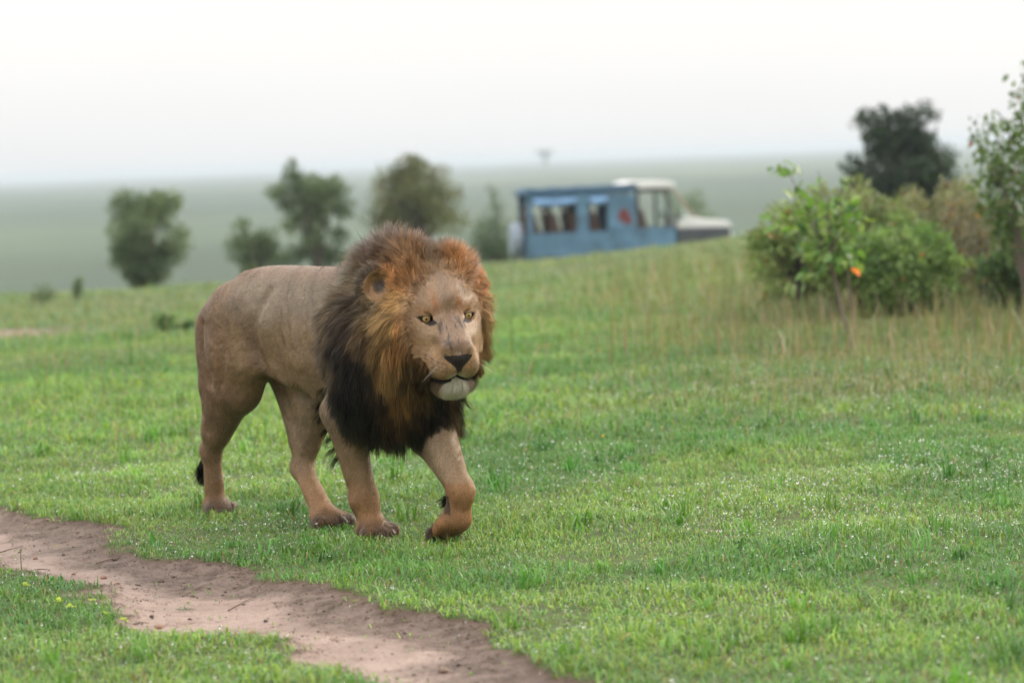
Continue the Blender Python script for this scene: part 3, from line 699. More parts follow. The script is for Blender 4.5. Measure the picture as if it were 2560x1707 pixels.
# ---- mane ---------------------------------------------------------
def mane_strands(n, seed):
    P, Nn, ti, bw = sample(n, mm_t*(.5+1.0*(qt[:,1] > -.35)))
    keep = rng.random(len(P)) < np.clip(mane_mask(P,Nn)*1.5,0,1); P, Nn = P[keep], Nn[keep]; n = len(P)
    q = l2h(P); s, l, z = P.T; fr = face_r(q)
    # locks: neighbouring hairs share a wobble and gather towards a common tip
    nc = 2600; cen = P[rng.choice(n,nc)]; own = np.zeros(n,int)
    for i in range(0,n,4000): own[i:i+4000] = ((P[i:i+4000,None]-cen[None])**2).sum(2).argmin(1)
    cw = rng.normal(0,1,(nc,3)); cl = rng.uniform(.75,1.2,nc)
    front = sstep(-.42,-.22,q[:,1])
    L_ = .026+.110*sstep(.92,1.42,fr)+.030*sstep(.08,.13,q[:,2])*sstep(.95,1.15,fr)
    L_ = np.where(q[:,1] < -.30, .125, L_)
    L_ *= 1-.82*(1-sstep(.16,.42,s))
    L_ *= 1-.15*(1-sstep(.55,.75,z))*sstep(.35,.5,s); L_ *= .30+.70*sstep(.07,.15,np.linalg.norm(q-EAR_R,axis=1)); L_ *= .62+.38*sstep(.07,.19,np.linalg.norm(q-EAR_L,axis=1)); L_ *= 1-.22*sstep(.05,.13,q[:,0])
    top = sstep(.06,.16,q[:,2])*front; L_ *= 1-.12*top
    L_ *= rng.uniform(.72,1.12,n)*(cl[own]+(cl[own]-.95)*1.3*(1-sstep(.55,.70,z)))
    er = q*np.array([1,0,1])+np.array([0,0,.045]); er = nrm_(er)@HA; back = -HA[1]
    up = np.array([0,0,1.0])
    lowz = 1-sstep(.62,.95,z); 
    wr = .65*front; d = er*wr[:,None]+back*(.45+.25*top)[:,None]+Nn*(.34+.34*top)[:,None]-up*((1-top)*(.55+1.1*lowz))[:,None]+up*(.30*top)[:,None]
    body_part = (1-front)[:,None]; d = d*(1-body_part*.6)+body_part*.6*(np.array([-.45,0,-.85])+Nn*.16)
    crest = ((np.abs(l) < .13)&(z > 1.02)); d = np.where(crest[:,None], np.array([-.55,0,.45])+Nn*.45+er*.3*front[:,None], d)
    d = nrm_(d); d = nrm_(d+cw[own]*.13+rng.normal(0,.09,(n,3)))
    k = 7; pts = np.zeros((n,k,3)); pts[:,0] = P-Nn*.003; cur = P.copy(); dd = d.copy()
    gv = (.16+.30*lowz)*(1-.75*top)
    cv = rng.normal(0,.05,(n,3))+cw[own][:,[2,0,1]]*.05
    for i in range(1,k):
        dd = nrm_(dd+np.array([0,0,-1])*gv[:,None]*.5+cv); cur = cur+dd*(L_/(k-1))[:,None]
        pts[:,i] = cur
    for i in range(2,k):                       # keep hairs out of the skin
        f_ = smin(sdf_neck(pts[:,i]),sdf_body(pts[:,i]),.06); bad = f_ < .006
        if bad.any():
            e_ = .004; g0 = np.stack([smin(sdf_neck(pts[bad,i]+np.eye(3)[a]*e_),sdf_body(pts[bad,i]+np.eye(3)[a]*e_),.06)-f_[bad] for a in range(3)],1)
            pts[bad,i] += nrm_(g0)*(.006-f_[bad])[:,None]
    tipc = np.zeros((nc,3)); cnt = np.bincount(own,minlength=nc)[:,None]+1e-6
    for a in range(3): tipc[:,a] = np.bincount(own,pts[:,-1,a],minlength=nc)
    tipc /= cnt; w_ = (np.linspace(0,1,k)**2*.42)[None,:,None]*(.5+.9*lowz)[:,None,None]*(1-.4*top)[:,None,None]
    pts[:,1:] += (w_*(tipc[own]-pts[:,-1])[:,None,:])[:,1:]
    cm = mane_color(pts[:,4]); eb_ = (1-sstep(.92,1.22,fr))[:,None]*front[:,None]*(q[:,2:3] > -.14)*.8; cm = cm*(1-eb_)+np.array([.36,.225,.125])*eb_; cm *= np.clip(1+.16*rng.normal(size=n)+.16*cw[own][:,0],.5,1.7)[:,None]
    nn = nrm_(Nn*.75+er*front[:,None]*.35+rng.normal(0,.22,(n,3)))
    r0 = rng.uniform(.00055,.0009,n); rad = r0[:,None]*np.array([.9,1,1,.95,.85,.6,.15])[None]
    return pts, rad, np.clip(cm,.003,.8), nn
mp_, mr_, mc_, mn_ = mane_strands(115000, 1)
link('mane', curves_np('mane', lw(mp_), mr_, M_MANE, mc_, lw(mn_)), LION)
# ---- tufts: tail end, elbow, wrist --------------------------------
def tuft(name, P0, D0, L0, n, spread, col, curl=0, r=.0009, gv=.3, lift=0):
    """n hairs round each base point"""
    P0 = np.atleast_2d(P0); k = 6; i = rng.integers(0,len(P0),n); P = P0[i]+rng.normal(0,spread,(n,3)); D = nrm_(np.atleast_2d(D0)[i % len(np.atleast_2d(D0))]+rng.normal(0,.25,(n,3)))
    Ln = L0*rng.uniform(.6,1.15,n); pts = np.zeros((n,k,3)); cur = P.copy(); pts[:,0] = cur
    for a in range(1,k):
        D = nrm_(D+np.array([0,0,-1])*gv*.4+np.array([0,0,1])*curl*a*.1); cur = cur+D*(Ln/(k-1))[:,None]; pts[:,a] = cur
    c = np.array(col)*rng.uniform(.7,1.4,(n,1)); rad = np.full((n,1),r)*np.array([[1,1,.9,.8,.6,.15]])
    return link(name, curves_np(name, lw(pts), rad, M_MANE, c, lw(nrm_(D+rng.normal(0,.3,D.shape)))), LION)
tuft('tail_tuft', [(-1.09,.02,.25),(-1.10,.015,.23),(-1.115,.01,.205),(-1.118,.008,.195)], [(-.22,-.05,-1)], .062, 2000, .013, (.016,.013,.013), gv=.1)
eb = np.array([(.135,-.175,.62),(.140,-.178,.56),(.148,-.175,.51),(.158,-.165,.46),(.168,-.155,.42),(.178,-.148,.38),(.186,-.14,.34)])
elb_pts = []
for p_ in eb:          # walk each base point onto the skin
    p_ = np.array([p_]); 
    for _ in range(6): p_ = p_-grad(p_)*sdf_chunk(p_)[:,None]
    elb_pts.append(p_[0])
tuft('elbow_hair', np.array(elb_pts), [(-.75,-.45,-.25)], .066, 210, .004, (.020,.016,.015), curl=-.5, gv=.2)
wp = np.array([LFt['wri']])+np.array([[-.03,0,-.05]]); 
for _ in range(6): wp = wp-grad(wp)*sdf_chunk(wp)[:,None]
tuft('wrist_tuft', wp, [(-.8,-.3,-.45)], .045, 420, .010, (.03,.022,.018), gv=.1)
# ---- eyes ---------------------------------------------------------
M_EYE = simple_mat('dark wet eye rim', (.016,.012,.010), .35, var=.02)
m, t, b = mat_new('amber iris'); geo = N(t,'ShaderNodeTexCoord'); no = N(t,'ShaderNodeTexNoise', Scale=300, Detail=2); t.links.new(geo.outputs['Object'], no.inputs['Vector'])
t.links.new(ramp(t, no.outputs[0], [(.3,(.27,.165,.045)),(.7,(.52,.36,.14))]), b.inputs['Base Color']); b.inputs['Roughness'].default_value = .12; b.inputs['Coat Weight'].default_value = .6; b.inputs['Coat Roughness'].default_value = .03
M_IRIS = m; M_PUPIL = simple_mat('black pupil', (.006,.005,.005), .06, var=.02)
def cap(r, ang, nseg=24, nr=5):
    V = [(0,0,r)]; F = []
    for i in range(1,nr+1):
        a = ang*i/nr
        for j in range(nseg): V.append((r*sin(a)*cos(2*pi*j/nseg), r*sin(a)*sin(2*pi*j/nseg), r*cos(a)))
    F3 = [(0,1+j,1+(j+1)%nseg) for j in range(nseg)]
    F4 = [(1+(i-1)*nseg+j, 1+i*nseg+j, 1+i*nseg+(j+1)%nseg, 1+(i-1)*nseg+(j+1)%nseg) for i in range(1,nr) for j in range(nseg)]
    return np.array(V), [np.array(F3), np.array(F4)]
er_ = EYER*HS
for sx in (-1,1):
    c_ = h2l(EYE*np.array([sx,1,1])); g_ = nrm_(np.array([.30*sx+.08,1.0,-.03]))@HA
    v_, f_ = cap(er_, pi*.98, 24, 14)
    e_ = link('eye', mesh_np('eye', v_, f_, M_EYE), LION, loc=tuple(lw(c_)), rot=Vector(tuple(lw(g_))).to_track_quat('Z','Y').to_euler())
    v_, f_ = cap(er_*1.012, R(33)); link('iris', mesh_np('iris', v_, f_, M_IRIS), e_)
    v_, f_ = cap(er_*1.024, R(10)); link('pupil', mesh_np('pupil', v_, f_, M_PUPIL), e_)
# ---- whiskers -----------------------------------------------------
wpts = []
for sx in (-1,1):
    for rz in (-.128,-.143):
        for k_ in range(2):
            h0 = np.array([sx*(.052+.012*k_), .165-.018*k_, rz]); P0 = h2l(h0)[None]
            for _ in range(6): P0 = P0-grad(P0)*sdf_chunk(P0)[:,None]
            d0 = nrm_(np.array([sx*1.0,.05-.25*rng.random(),-.30-.35*rng.random()]))@HA; Ln = rng.uniform(.05,.12); p_ = [P0[0]]; d1 = d0
            for a in range(5): d1 = nrm_(d1+np.array([0,0,-.10])-HA[1]*.05); p_.append(p_[-1]+d1*Ln/5)
            wpts.append(p_)
wpts = np.array(wpts); rad = np.full((len(wpts),1),.00020)*np.array([[1,.9,.8,.7,.5,.2]])
link('whiskers', curves_np('whiskers', lw(wpts), rad, hair_mat('white whiskers',.4,.4,False), np.full((len(wpts),3),.75)), LION)
# ------------------------------------------------------------------ grass
def leaf_mat(name, spec=.35, rough=.42, trans=.35, rnd=.25):
    m = bpy.data.materials.new(name); m.use_nodes = True; t = m.node_tree; b = t.nodes['Principled BSDF']; o = t.nodes['Material Output']
    a = N(t,'ShaderNodeAttribute', attribute_name='col'); t.links.new(a.outputs['Color'], b.inputs['Base Color'])
    b.inputs['Roughness'].default_value = rough; b.inputs['Specular IOR Level'].default_value = spec
    tr = t.nodes.new('ShaderNodeBsdfTranslucent'); mx = N(t,'ShaderNodeMixShader'); mx.inputs[0].default_value = trans
    t.links.new(mixc(t,1.0,a.outputs['Color'],(1.15,1.25,.75),'MULTIPLY'), tr.inputs[0])
    t.links.new(b.outputs[0], mx.inputs[1]); t.links.new(tr.outputs[0], mx.inputs[2]); t.links.new(mx.outputs[0], o.inputs[0]); return m
M_GRASS = leaf_mat('grass blade')
def lion_clear(x, y):
    ok = np.ones(len(x),bool)
    for f in (RH['foot'],LH['foot'],RF['foot'],(.60,.07,0)):
        p = l2w(np.array(f)); ok &= (x-p[0])**2+(y-p[1])**2 > .040**2
    return ok
def trapezoid(n, y0, y1, marg=1.3):
    hw = lambda y: .186*y+marg
    yy = np.linspace(y0,y1,200); cdf = np.cumsum(hw(yy)); cdf /= cdf[-1]; y = np.interp(rng.random(n),cdf,yy)
    return (rng.random(n)*2-1)*hw(y), y
def blades(x, y, z, h, w, lean, az, col, tipc=None, faz=None):
    """five-vertex blades: two base, two middle, one tip"""
    n = len(x); d = np.stack([np.cos(az),np.sin(az),np.zeros(n)],1); fa = az+pi/2 if faz is None else faz
    sd_ = np.stack([np.cos(fa),np.sin(fa),np.zeros(n)],1)*(w/2)[:,None]; b0 = np.stack([x,y,z-.004],1); up = np.array([0,0,1.])
    mid = b0+up*(h*.60)[:,None]+d*(h*lean*.30)[:,None]; tip = b0+up*(h*np.clip(1.02-.34*lean*lean,.12,1.1))[:,None]+d*(h*lean)[:,None]
    V = np.stack([b0-sd_,b0+sd_,mid-sd_*.85,mid+sd_*.85,tip],1).reshape(-1,3)
    i = (np.arange(n)*5)[:,None]; F = np.concatenate([i+np.array([[0,1,3]]),i+np.array([[0,3,2]]),i+np.array([[2,3,4]])])
    c = np.repeat(col[:,None,:],5,1).copy()
    if tipc is not None: c[:,4] = tipc
    return V, F, c.reshape(-1,3), tip
def grass_col(x, y, n):
    c = turf_col(x,y); r = rng.random(n)
    hue = rng.normal(0,1,(n,1)); c = c*(1+.20*rng.normal(size=(n,1)))*(1+hue*np.array([[.14,.02,-.10]]))
    dry = r < .055; c[dry] = np.array([.30,.235,.11])*rng.uniform(.6,1.2,(dry.sum(),1))
    blu = (r > .86); c[blu] = np.array([.075,.180,.060])*rng.uniform(.8,1.3,(blu.sum(),1))
    return np.clip(c,.01,.6)
TIPS = []
def sward(name, n, y0, y1, hbase, wbase, label, extra=0.0, thr=0.0):
    x, y = trapezoid(n,y0,y1); dd, sd = dirt_at(x,y)
    pat = fbm(x*2.2,y*2.2,111,4); cl = fbm(x*6,y*6,115,2)
    keep = (rng.random(n) > np.clip(dd*1.25,0,.985))&(rng.random(n) < .50+1.2*pat)&lion_clear(x,y)
    x, y, pat, cl, dd = x[keep], y[keep], pat[keep], cl[keep], dd[keep]; n = len(x); z = height(x,y)
    h = hbase*(.38+1.35*pat**1.3)*(.50+1.0*cl)*rng.uniform(.55,1.35,n)*(1-.5*dd); w = wbase*rng.uniform(.6,1.4,n)
    tall = rng.random(n) < .012; h = np.where(tall,h*rng.uniform(1.4,2.1,n),h)
    lean = np.clip(rng.normal(1.05,.42,n),.05,1.65); az = rng.random(n)*2*pi; c = grass_col(x,y,n)
    V, F, C, tip = blades(x,y,z,h,w,lean,az,c,np.clip(c*1.15,0,.7)); TIPS.append((tip,y))
    tag(link(name, mesh_np(name,V,F,M_GRASS,True,C)), label, None, None, 'stuff')
sward('near_grass', 235000, 6.2, 15.0, .039, .0050, 'short dewy turf round the lion and the track')
sward('middle_grass', 130000, 15.0, 27.0, .065, .0075, 'longer turf behind the lion')
sward('far_grass', 75000, 27.0, 46.0, .080, .016, 'rank grass along the brow of the rise')
# tall thin dry stalks and rank growth on the right
n = 26000; x, y = trapezoid(n,14.6,36); dens = sstep(-.3,2.6,x-.03*(y-15))*(.15+.85*sstep(.40,.66,fbm(x*.8,y*.8,121,3)))*sstep(14.6,17.5,y)+.03
k_ = rng.random(n) < dens; x, y = x[k_], y[k_]; n = len(x); z = height(x,y); h = rng.uniform(.14,.42,n)*(.5+sstep(15,21,y)*.6)
c = np.where((rng.random(n) < .55)[:,None], np.array([[.30,.225,.135]]), np.array([[.15,.19,.055]]))*rng.uniform(.55,1.2,(n,1))
V, F, C, tip = blades(x,y,z,h,np.full(n,.0065)*(.6+.02*y),np.clip(rng.normal(.35,.25,n),0,1.2),rng.random(n)*2*pi,c)
tag(link('tall_dry_grass', mesh_np('tall_dry_grass',V,F,M_GRASS,True,C)), 'tall thin tan and green stalks in front of the bushes', None, None, 'stuff')
n = 9000; x = rng.uniform(.9,5.6,n); y = rng.uniform(16.5,26,n); k_ = (rng.random(n) < sstep(16.0,24.0,y)*(.10+.9*sstep(.42,.66,fbm(x*1.3,y*.9,151,3))))&(x < .186*y+.9); x, y = x[k_], y[k_]; n = len(x)
c = np.where((rng.random(n) < .5)[:,None], np.array([[.30,.245,.165]]), np.array([[.16,.215,.085]]))*rng.uniform(.6,1.15,(n,1))
V, F, C, tip = blades(x,y,height(x,y),rng.uniform(.10,.42,n)*rng.uniform(.5,1.1,n)*sstep(.7,2.4,x)*sstep(15,22,y),np.full(n,.009),np.clip(rng.normal(.28,.2,n),0,1),rng.random(n)*2*pi,c)
tag(link('thicket_grass', mesh_np('thicket_grass',V,F,M_GRASS,True,C)), 'high dry grass at the foot of the thicket', None, None, 'stuff')
# broader tufts scattered in the turf
xs, ys, hs, ws, ls, azs, cs = [],[],[],[],[],[],[]
for _ in range(420):
    x0, y0 = trapezoid(1,6.6,19); d0, _s = dirt_at(x0,y0)
    if d0[0] > .35: continue
    kb = rng.integers(7,22); g = turf_col(x0,y0)[0]*rng.uniform(.55,1.15)*np.array([.8,1.05,.9])
    xs.append(x0+rng.normal(0,.022,kb)); ys.append(y0+rng.normal(0,.022,kb)); hs.append(rng.uniform(.05,.12)*rng.uniform(.6,1.2,kb)); ws.append(rng.uniform(.006,.011)*np.ones(kb)); ls.append(np.clip(rng.normal(.9,.4,kb),.1,1.7)); azs.append(rng.random(kb)*2*pi); cs.append(np.repeat(g[None],kb,0)*rng.uniform(.8,1.2,(kb,1)))
x, y = np.concatenate(xs), np.concatenate(ys); c = np.clip(np.concatenate(cs),.01,.5); V, F, C, tip = blades(x,y,height(x,y),np.concatenate(hs),np.concatenate(ws),np.concatenate(ls),np.concatenate(azs),c,c*1.1)
TIPS.append((tip,y)); tag(link('broad_grass', mesh_np('broad_grass',V,F,M_GRASS,True,C)), 'broad-bladed grass tufts in the turf', None, None, 'stuff')
# torn brown root mat and litter along the edge of the track
n = 80000; x, y = trapezoid(n,6.3,13.5,.4); dd, sd = dirt_at(x,y); wgt = np.exp(-((sd-.03)/.10)**2)*.9+.30*damp_at(x,y)*(dd > .4)+.05*(dd > .5)*(fbm(x*5,y*5,131,2) > .56)+.06*(dd > .2)*(dd < .9)
k_ = rng.random(n) < wgt*1.2; x, y = x[k_], y[k_]; n = len(x); z = height(x,y)
c = np.array([[.105,.062,.038]])*rng.uniform(.35,1.9,(n,1))
V, F, C, tip = blades(x,y,z+.003,rng.uniform(.003,.009,n),rng.uniform(.002,.0055,n),rng.uniform(2.0,7.0,n),rng.random(n)*2*pi,c)
tag(link('root_litter', mesh_np('root_litter',V,F,M_GRASS,True,C)), 'torn brown roots and litter along the track edge', None, None, 'stuff')
# crumbs of soil and gravel on the track
n = 4200; x, y = trapezoid(n,6.3,13.5,.3); dd, sd = dirt_at(x,y); dm = damp_at(x,y); k_ = (dd > .6)&(rng.random(n) < .25+.75*fbm(x*4,y*4,171,3)+.4*dm); x, y = x[k_], y[k_]; n = len(x)
oc = np.array([(1,0,0),(-1,0,0),(0,1,0),(0,-1,0),(0,0,1),(0,0,-1)],float); of = np.array([(0,2,4),(2,1,4),(1,3,4),(3,0,4),(2,0,5),(1,2,5),(3,1,5),(0,3,5)])
r_ = rng.gamma(1.6,.0014,n)+.0010; V = (np.stack([x,y,height(x,y)+r_*.3],1)[:,None,:]+oc[None]*r_[:,None,None]*rng.uniform(.6,1.35,(n,6,1))*np.array([1.2,1.0,.75])).reshape(-1,3); F = (of[None]+(np.arange(n)*6)[:,None,None]).reshape(-1,3)
c = np.where((rng.random(n) < .75)[:,None], np.array([[.125,.085,.066]]), np.array([[.29,.20,.16]]))*rng.uniform(.6,1.3,(n,1))
tag(link('soil_crumbs', mesh_np('soil_crumbs',V,F,M_GRASS,False,np.repeat(c,6,0))), 'crumbs of dark soil and gravel on the track', None, None, 'stuff')
# dew: small clear drops sitting on the blade tips
T = np.concatenate([a for a,_ in TIPS]); Tn = len(T); pr = np.where(T[:,1] < 19,1.0,.12)*(.25+1.1*sstep(.36,.62,fbm(T[:,0]*1.1,T[:,1]*1.1,141,4)))*(T[:,1] < 24)
pick = rng.random(Tn) < pr*.115*(.75+.5*(T[:,0] > .3)); D = T[pick]; nd = len(D); rr = rng.gamma(2.4,.00064,nd)+.0007+.00008*D[:,1]
ico = np.array([(0,0,1),(.894,0,.447),(.276,.851,.447),(-.724,.526,.447),(-.724,-.526,.447),(.276,-.851,.447),(.724,.526,-.447),(-.276,.851,-.447),(-.894,0,-.447),(-.276,-.851,-.447),(.724,-.526,-.447),(0,0,-1)])
icf = np.array([(0,1,2),(0,2,3),(0,3,4),(0,4,5),(0,5,1),(1,6,2),(2,7,3),(3,8,4),(4,9,5),(5,10,1),(2,6,7),(3,7,8),(4,8,9),(5,9,10),(1,10,6),(6,11,7),(7,11,8),(8,11,9),(9,11,10),(10,11,6)])
V = (D[:,None,:]+ico[None]*rr[:,None,None]).reshape(-1,3); F = (icf[None]+(np.arange(nd)*12)[:,None,None]).reshape(-1,3)
m, t, b = mat_new('dew water'); b.inputs['Base Color'].default_value = (1,1,1,1); b.inputs['Roughness'].default_value = .02; b.inputs['IOR'].default_value = 1.33; b.inputs['Transmission Weight'].default_value = 1.0
tag(link('dewdrops', mesh_np('dewdrops',V,F,m,True)), 'dew beads glinting on the turf', None, None, 'stuff')
# ------------------------------------------------------------------ bushes and trees
M_LEAF = leaf_mat('leaf', .3, .5, .35)
M_BARK = simple_mat('grey brown bark', (.085,.072,.06), .85, bump=.4, scale=30)
M_TWIG = simple_mat('slender twig bark', (.16,.12,.10), .8, scale=40)
def tube(path, rad, ns=7):
    path = np.asarray(path,float); rad = np.asarray(rad,float); k = len(path); T_ = np.gradient(path,axis=0); T_ /= np.linalg.norm(T_,axis=1,keepdims=True)+1e-9
    a = np.where(np.abs(T_[:,2:]) < .9, np.array([[0,0,1.]]), np.array([[1.,0,0]])); U = np.cross(T_,a); U /= np.linalg.norm(U,axis=1,keepdims=True); W_ = np.cross(T_,U)
    th = np.arange(ns)*2*pi/ns; V = path[:,None]+rad[:,None,None]*(np.cos(th)[None,:,None]*U[:,None]+np.sin(th)[None,:,None]*W_[:,None]); V = V.reshape(-1,3)
    F = [(i*ns+j,i*ns+(j+1)%ns,(i+1)*ns+(j+1)%ns,(i+1)*ns+j) for i in range(k-1) for j in range(ns)]
    return V, np.array(F)
def merge(parts):
    V, F, o = [], [], 0
    for v, f in parts: V.append(v); F.append(f+o); o += len(v)
    return np.concatenate(V), np.concatenate(F)
def limb(a, b, r0, r1, wob=.12, k=6):
    a = np.array(a,float); b = np.array(b,float); t_ = np.linspace(0,1,k)[:,None]; L_ = np.linalg.norm(b-a)
    p = a+(b-a)*t_+np.array([0,0,1])*(t_*(1-t_))*L_*.15; p[1:-1] += rng.normal(0,wob*L_*.25,(k-2,3)); return tube(p, r0+(r1-r0)*t_[:,0])
def leaves_mesh(P, out, size, asp, col, droop=.2, flat=.5):
    """pointed four-vertex leaves, folded a little along the midrib"""
    n = len(P); ax = nrm_(out*flat+rng.normal(0,.6,(n,3))-np.array([0,0,droop])); sd_ = nrm_(np.cross(ax,rng.normal(0,1,(n,3)))); up = np.cross(sd_,ax)
    s_ = (size*rng.uniform(.6,1.3,n))[:,None]; m_ = P+ax*s_*.45+up*s_*.05
    V = np.stack([P, m_-sd_*s_*asp*.5, P+ax*s_, m_+sd_*s_*asp*.5],1).reshape(-1,3); i = (np.arange(n)*4)[:,None]
    F = np.concatenate([i+np.array([[0,1,2]]), i+np.array([[0,2,3]])]); return V, F, np.repeat(col,4,0)
def crown_points(clumps, n):
    """points through lobes of foliage, thicker towards each lobe's rim"""
    C = np.array([c[:3] for c in clumps]); r = np.array([c[3] for c in clumps]); w = r**2.2; i = rng.choice(len(C), n, p=w/w.sum())
    d = nrm_(rng.normal(0,1,(n,3))); rr = r[i]*rng.random(n)**.45*(.75+.5*vnoise(d[:,0]*2.3+i*3.1,d[:,2]*2.3+d[:,1]*1.7,401)); return C[i]+d*rr[:,None]*np.array([1,1,.85]), d, i
def tree(name, base, clumps, trunk, n, size, asp, c0, c1, label, cat, group=None, forks=None, dry=0.0, spikes=0):
    """clumps and forks are given relative to the base: (x, y, z, radius)"""
    root = tag(empty(name, tuple(base)), label, cat, group)
    P, d, i = crown_points(clumps, n)
    tone = rng.random(len(clumps))[i]; col = np.array(c0)*(1-tone[:,None])+np.array(c1)*tone[:,None]; col = col*rng.uniform(.65,1.35,(n,1))
    if dry: k_ = rng.random(n) < dry; col[k_] = np.array([.28,.14,.05])*rng.uniform(.6,1.3,(k_.sum(),1))
    V, F, C = leaves_mesh(P, d+np.array([0,0,.25]), size, asp, np.clip(col,.008,.6))
    cr_ = link('crown', mesh_np('crown',V,F,M_LEAF,False,C), root)
    if n > 300: cr_['kind'] = 'stuff'
    pr = []
    top = np.array(trunk[:3]); r0 = trunk[3]
    for st in range(trunk[4]):
        o = np.array([rng.normal(0,r0*1.2),rng.normal(0,r0*1.2),-.12]); pr.append(limb(o, top+rng.normal(0,r0*1.5,3)*(trunk[4] > 1), r0, r0*.6))
    for c in clumps: pr.append(limb(top*(.5+.5*rng.random()), np.array(c[:3])+np.array([0,0,c[3]*.4]), r0*.5, r0*.10, .25))
    for _ in range(spikes):
        c = clumps[rng.integers(len(clumps))]; a_ = np.array(c[:3]); pr.append(limb(a_, a_+nrm_(rng.normal(0,1,3)+np.array([0,0,.8]))*c[3]*1.25, r0*.14, r0*.05, .2))
    link('trunk', mesh_np('trunk',*merge(pr),M_BARK), root)
    return root
def clumpset(w, h0, h1, n, r, seed, shape=None, deep=.8):
    q = np.random.default_rng(seed); o = []
    while len(o) < n:
        x, y, z = q.uniform(-1,1,3)
        if x*x+y*y+z*z > 1: continue
        zz = h0+(h1-h0)*(z+1)/2; f = shape((z+1)/2) if shape else 1
        o.append((x*w/2*f, y*w/2*deep*f, zz, r*q.uniform(.65,1.25)))
    return o
def base_at(px, dist):
    d = px_ray(px, 600); x = d[0]*dist; return np.array([x, dist, float(height(np.array([x]),np.array([dist]))[0])])
G1, G2 = (.095,.140,.075), (.165,.210,.110)  # grey-green leaves, paled further to stand in for distance haze
# bushes standing beyond the brow, left to right
b0 = base_at(365,58); sc_ = 58/FPX
tree('round_tree', b0, clumpset(200*sc_,.30,2.30,34,.31,1,lambda t:.62+.75*t-.5*t*t,.9), (0,0,1.0,.05,3), 15000, .082, .5, G1, G2, 'round leafy bush tree standing alone at the far left behind the grass', 'tree', spikes=6)
b1 = base_at(635,60); sc_ = 60/FPX
tree('low_bush', b1, clumpset(115*sc_,.25,1.75,14,.30,2,None,.9), (0,0,.8,.05,3), 5000, .082, .5, G1, G2, 'low rounded bush touching the left side of the tall spiky tree', 'bush')
b2 = base_at(785,61)
tree('spiky_tree', b2, [(-.75,0,2.15,.26),(-.35,.1,2.30,.34),(-.42,0,2.58,.22),(-.40,0,2.82,.10),(.05,-.1,2.2,.40),(.45,.1,2.2,.36),(.20,0,2.0,.42),(-.25,.1,1.85,.40),(.65,0,1.75,.30),(.05,.1,1.55,.36),(-.45,0,1.45,.28),(.55,.1,1.2,.24),(-.60,.1,1.9,.2),(-.2,.1,.9,.25),(-.5,.1,.75,.28),(.1,.2,.7,.3),(.4,.1,.75,.28),(-.85,.2,.6,.25),(.75,.2,.6,.26),(.0,-.1,1.15,.26)], (.05,0,1.1,.06,3), 10000, .082, .5, G1, G2, 'tall spiky topped tree behind the lion\'s back with a bare forked trunk', 'tree', spikes=12)
b3 = base_at(1045,62)
tree('broad_tree', b3, clumpset(255*sc_,.8,2.65,32,.36,4,lambda t:.8+.55*t-.6*t*t,.9)+[(-.05,0,2.75,.16)], (0,0,1.2,.09,4), 11000, .082, .5, (.095,.115,.055), (.165,.175,.085), 'broad olive green tree rising directly above the lion\'s mane', 'tree', spikes=8, dry=.03)
b4 = base_at(1246,70)
tree('knobbed_bush', b4, clumpset(165*sc_,.55,2.15,22,.34,5,None,.9)+[(-.02,0,2.4,.18),(-.08,0,2.62,.16),(-.12,0,2.82,.15)], (0,0,.9,.05,3), 4600, .082, .5, (.060,.105,.050), (.100,.145,.070), 'dark bush with a knobbed upright shoot left of the blue vehicle', 'bush')
b5 = base_at(1738,82)
tree('small_bush', b5, [(0,0,3.15,.40),(-.22,0,2.75,.42),(.25,0,2.6,.40),(0,0,2.0,.5),(.1,0,1.3,.5)], (0,0,1.4,.05,2), 2200, .09, .5, G1, G2, 'small bush showing just above the bonnet of the vehicle', 'bush')
b6 = base_at(100,41)
tree('tiny_bush', b6, [(0,0,.20,.16),(.10,0,.14,.12),(-.12,0,.12,.12)], (0,0,.1,.012,2), 420, .05, .5, G1, G2, 'tiny dark bush on the brow at the far left edge, wider of two', 'bush')
b7 = base_at(187,41)
tree('tiny_bush', b7, [(0,0,.22,.08),(.02,0,.34,.07),(0,0,.12,.09)], (0,0,.15,.010,1), 320, .05, .5, G1, G2, 'tiny upright bush on the brow just left of the round tree', 'bush')
b8 = base_at(395,29)
tree('leafy_weed', b8, [(0,0,.10,.09),(-.05,0,.20,.06),(.04,0,.16,.07),(.07,0,.06,.08)], (0,0,.08,.006,2), 260, .045, .6, (.045,.10,.022), (.10,.17,.04), 'taller of two dark leafy weeds in the grass left of the lion\'s rump', 'weed')
b9 = base_at(450,29)
tree('leafy_weed', b9, [(0,0,.07,.08),(.06,0,.08,.07),(-.06,0,.05,.06)], (0,0,.05,.006,2), 240, .045, .6, (.030,.075,.022), (.07,.13,.04), 'lower of two dark leafy weeds, close beside the lion\'s rump', 'weed')
bA = base_at(2252,52); sc_ = 52/FPX
hA = CAM_Z+(395-262)*sc_-bA[2]
tree('dark_tree', bA, clumpset(245*sc_,hA-3.0,hA-.42,64,.30,8,lambda t:1.05-.30*t*t,.9)+[(-.58,0,hA-.52,.26),(-.25,0,hA-.50,.28),(.15,0,hA-.50,.28),(.52,0,hA-.46,.26),(-.85,0,hA-1.35,.25),(.85,0,hA-1.2,.22),(-.9,0,hA-1.9,.26),(.9,0,hA-1.9,.26)], (0,0,hA*.4,.12,3), 15000, .11, .55, (.026,.046,.030), (.042,.066,.038), 'dense dark evergreen tree with a flat top beyond the bushes', 'tree', spikes=6)
bB = np.array([px_ray(1362,380)[0]*1400,1400.,0]); bB[2] = float(height(bB[:1],bB[1:2])[0])
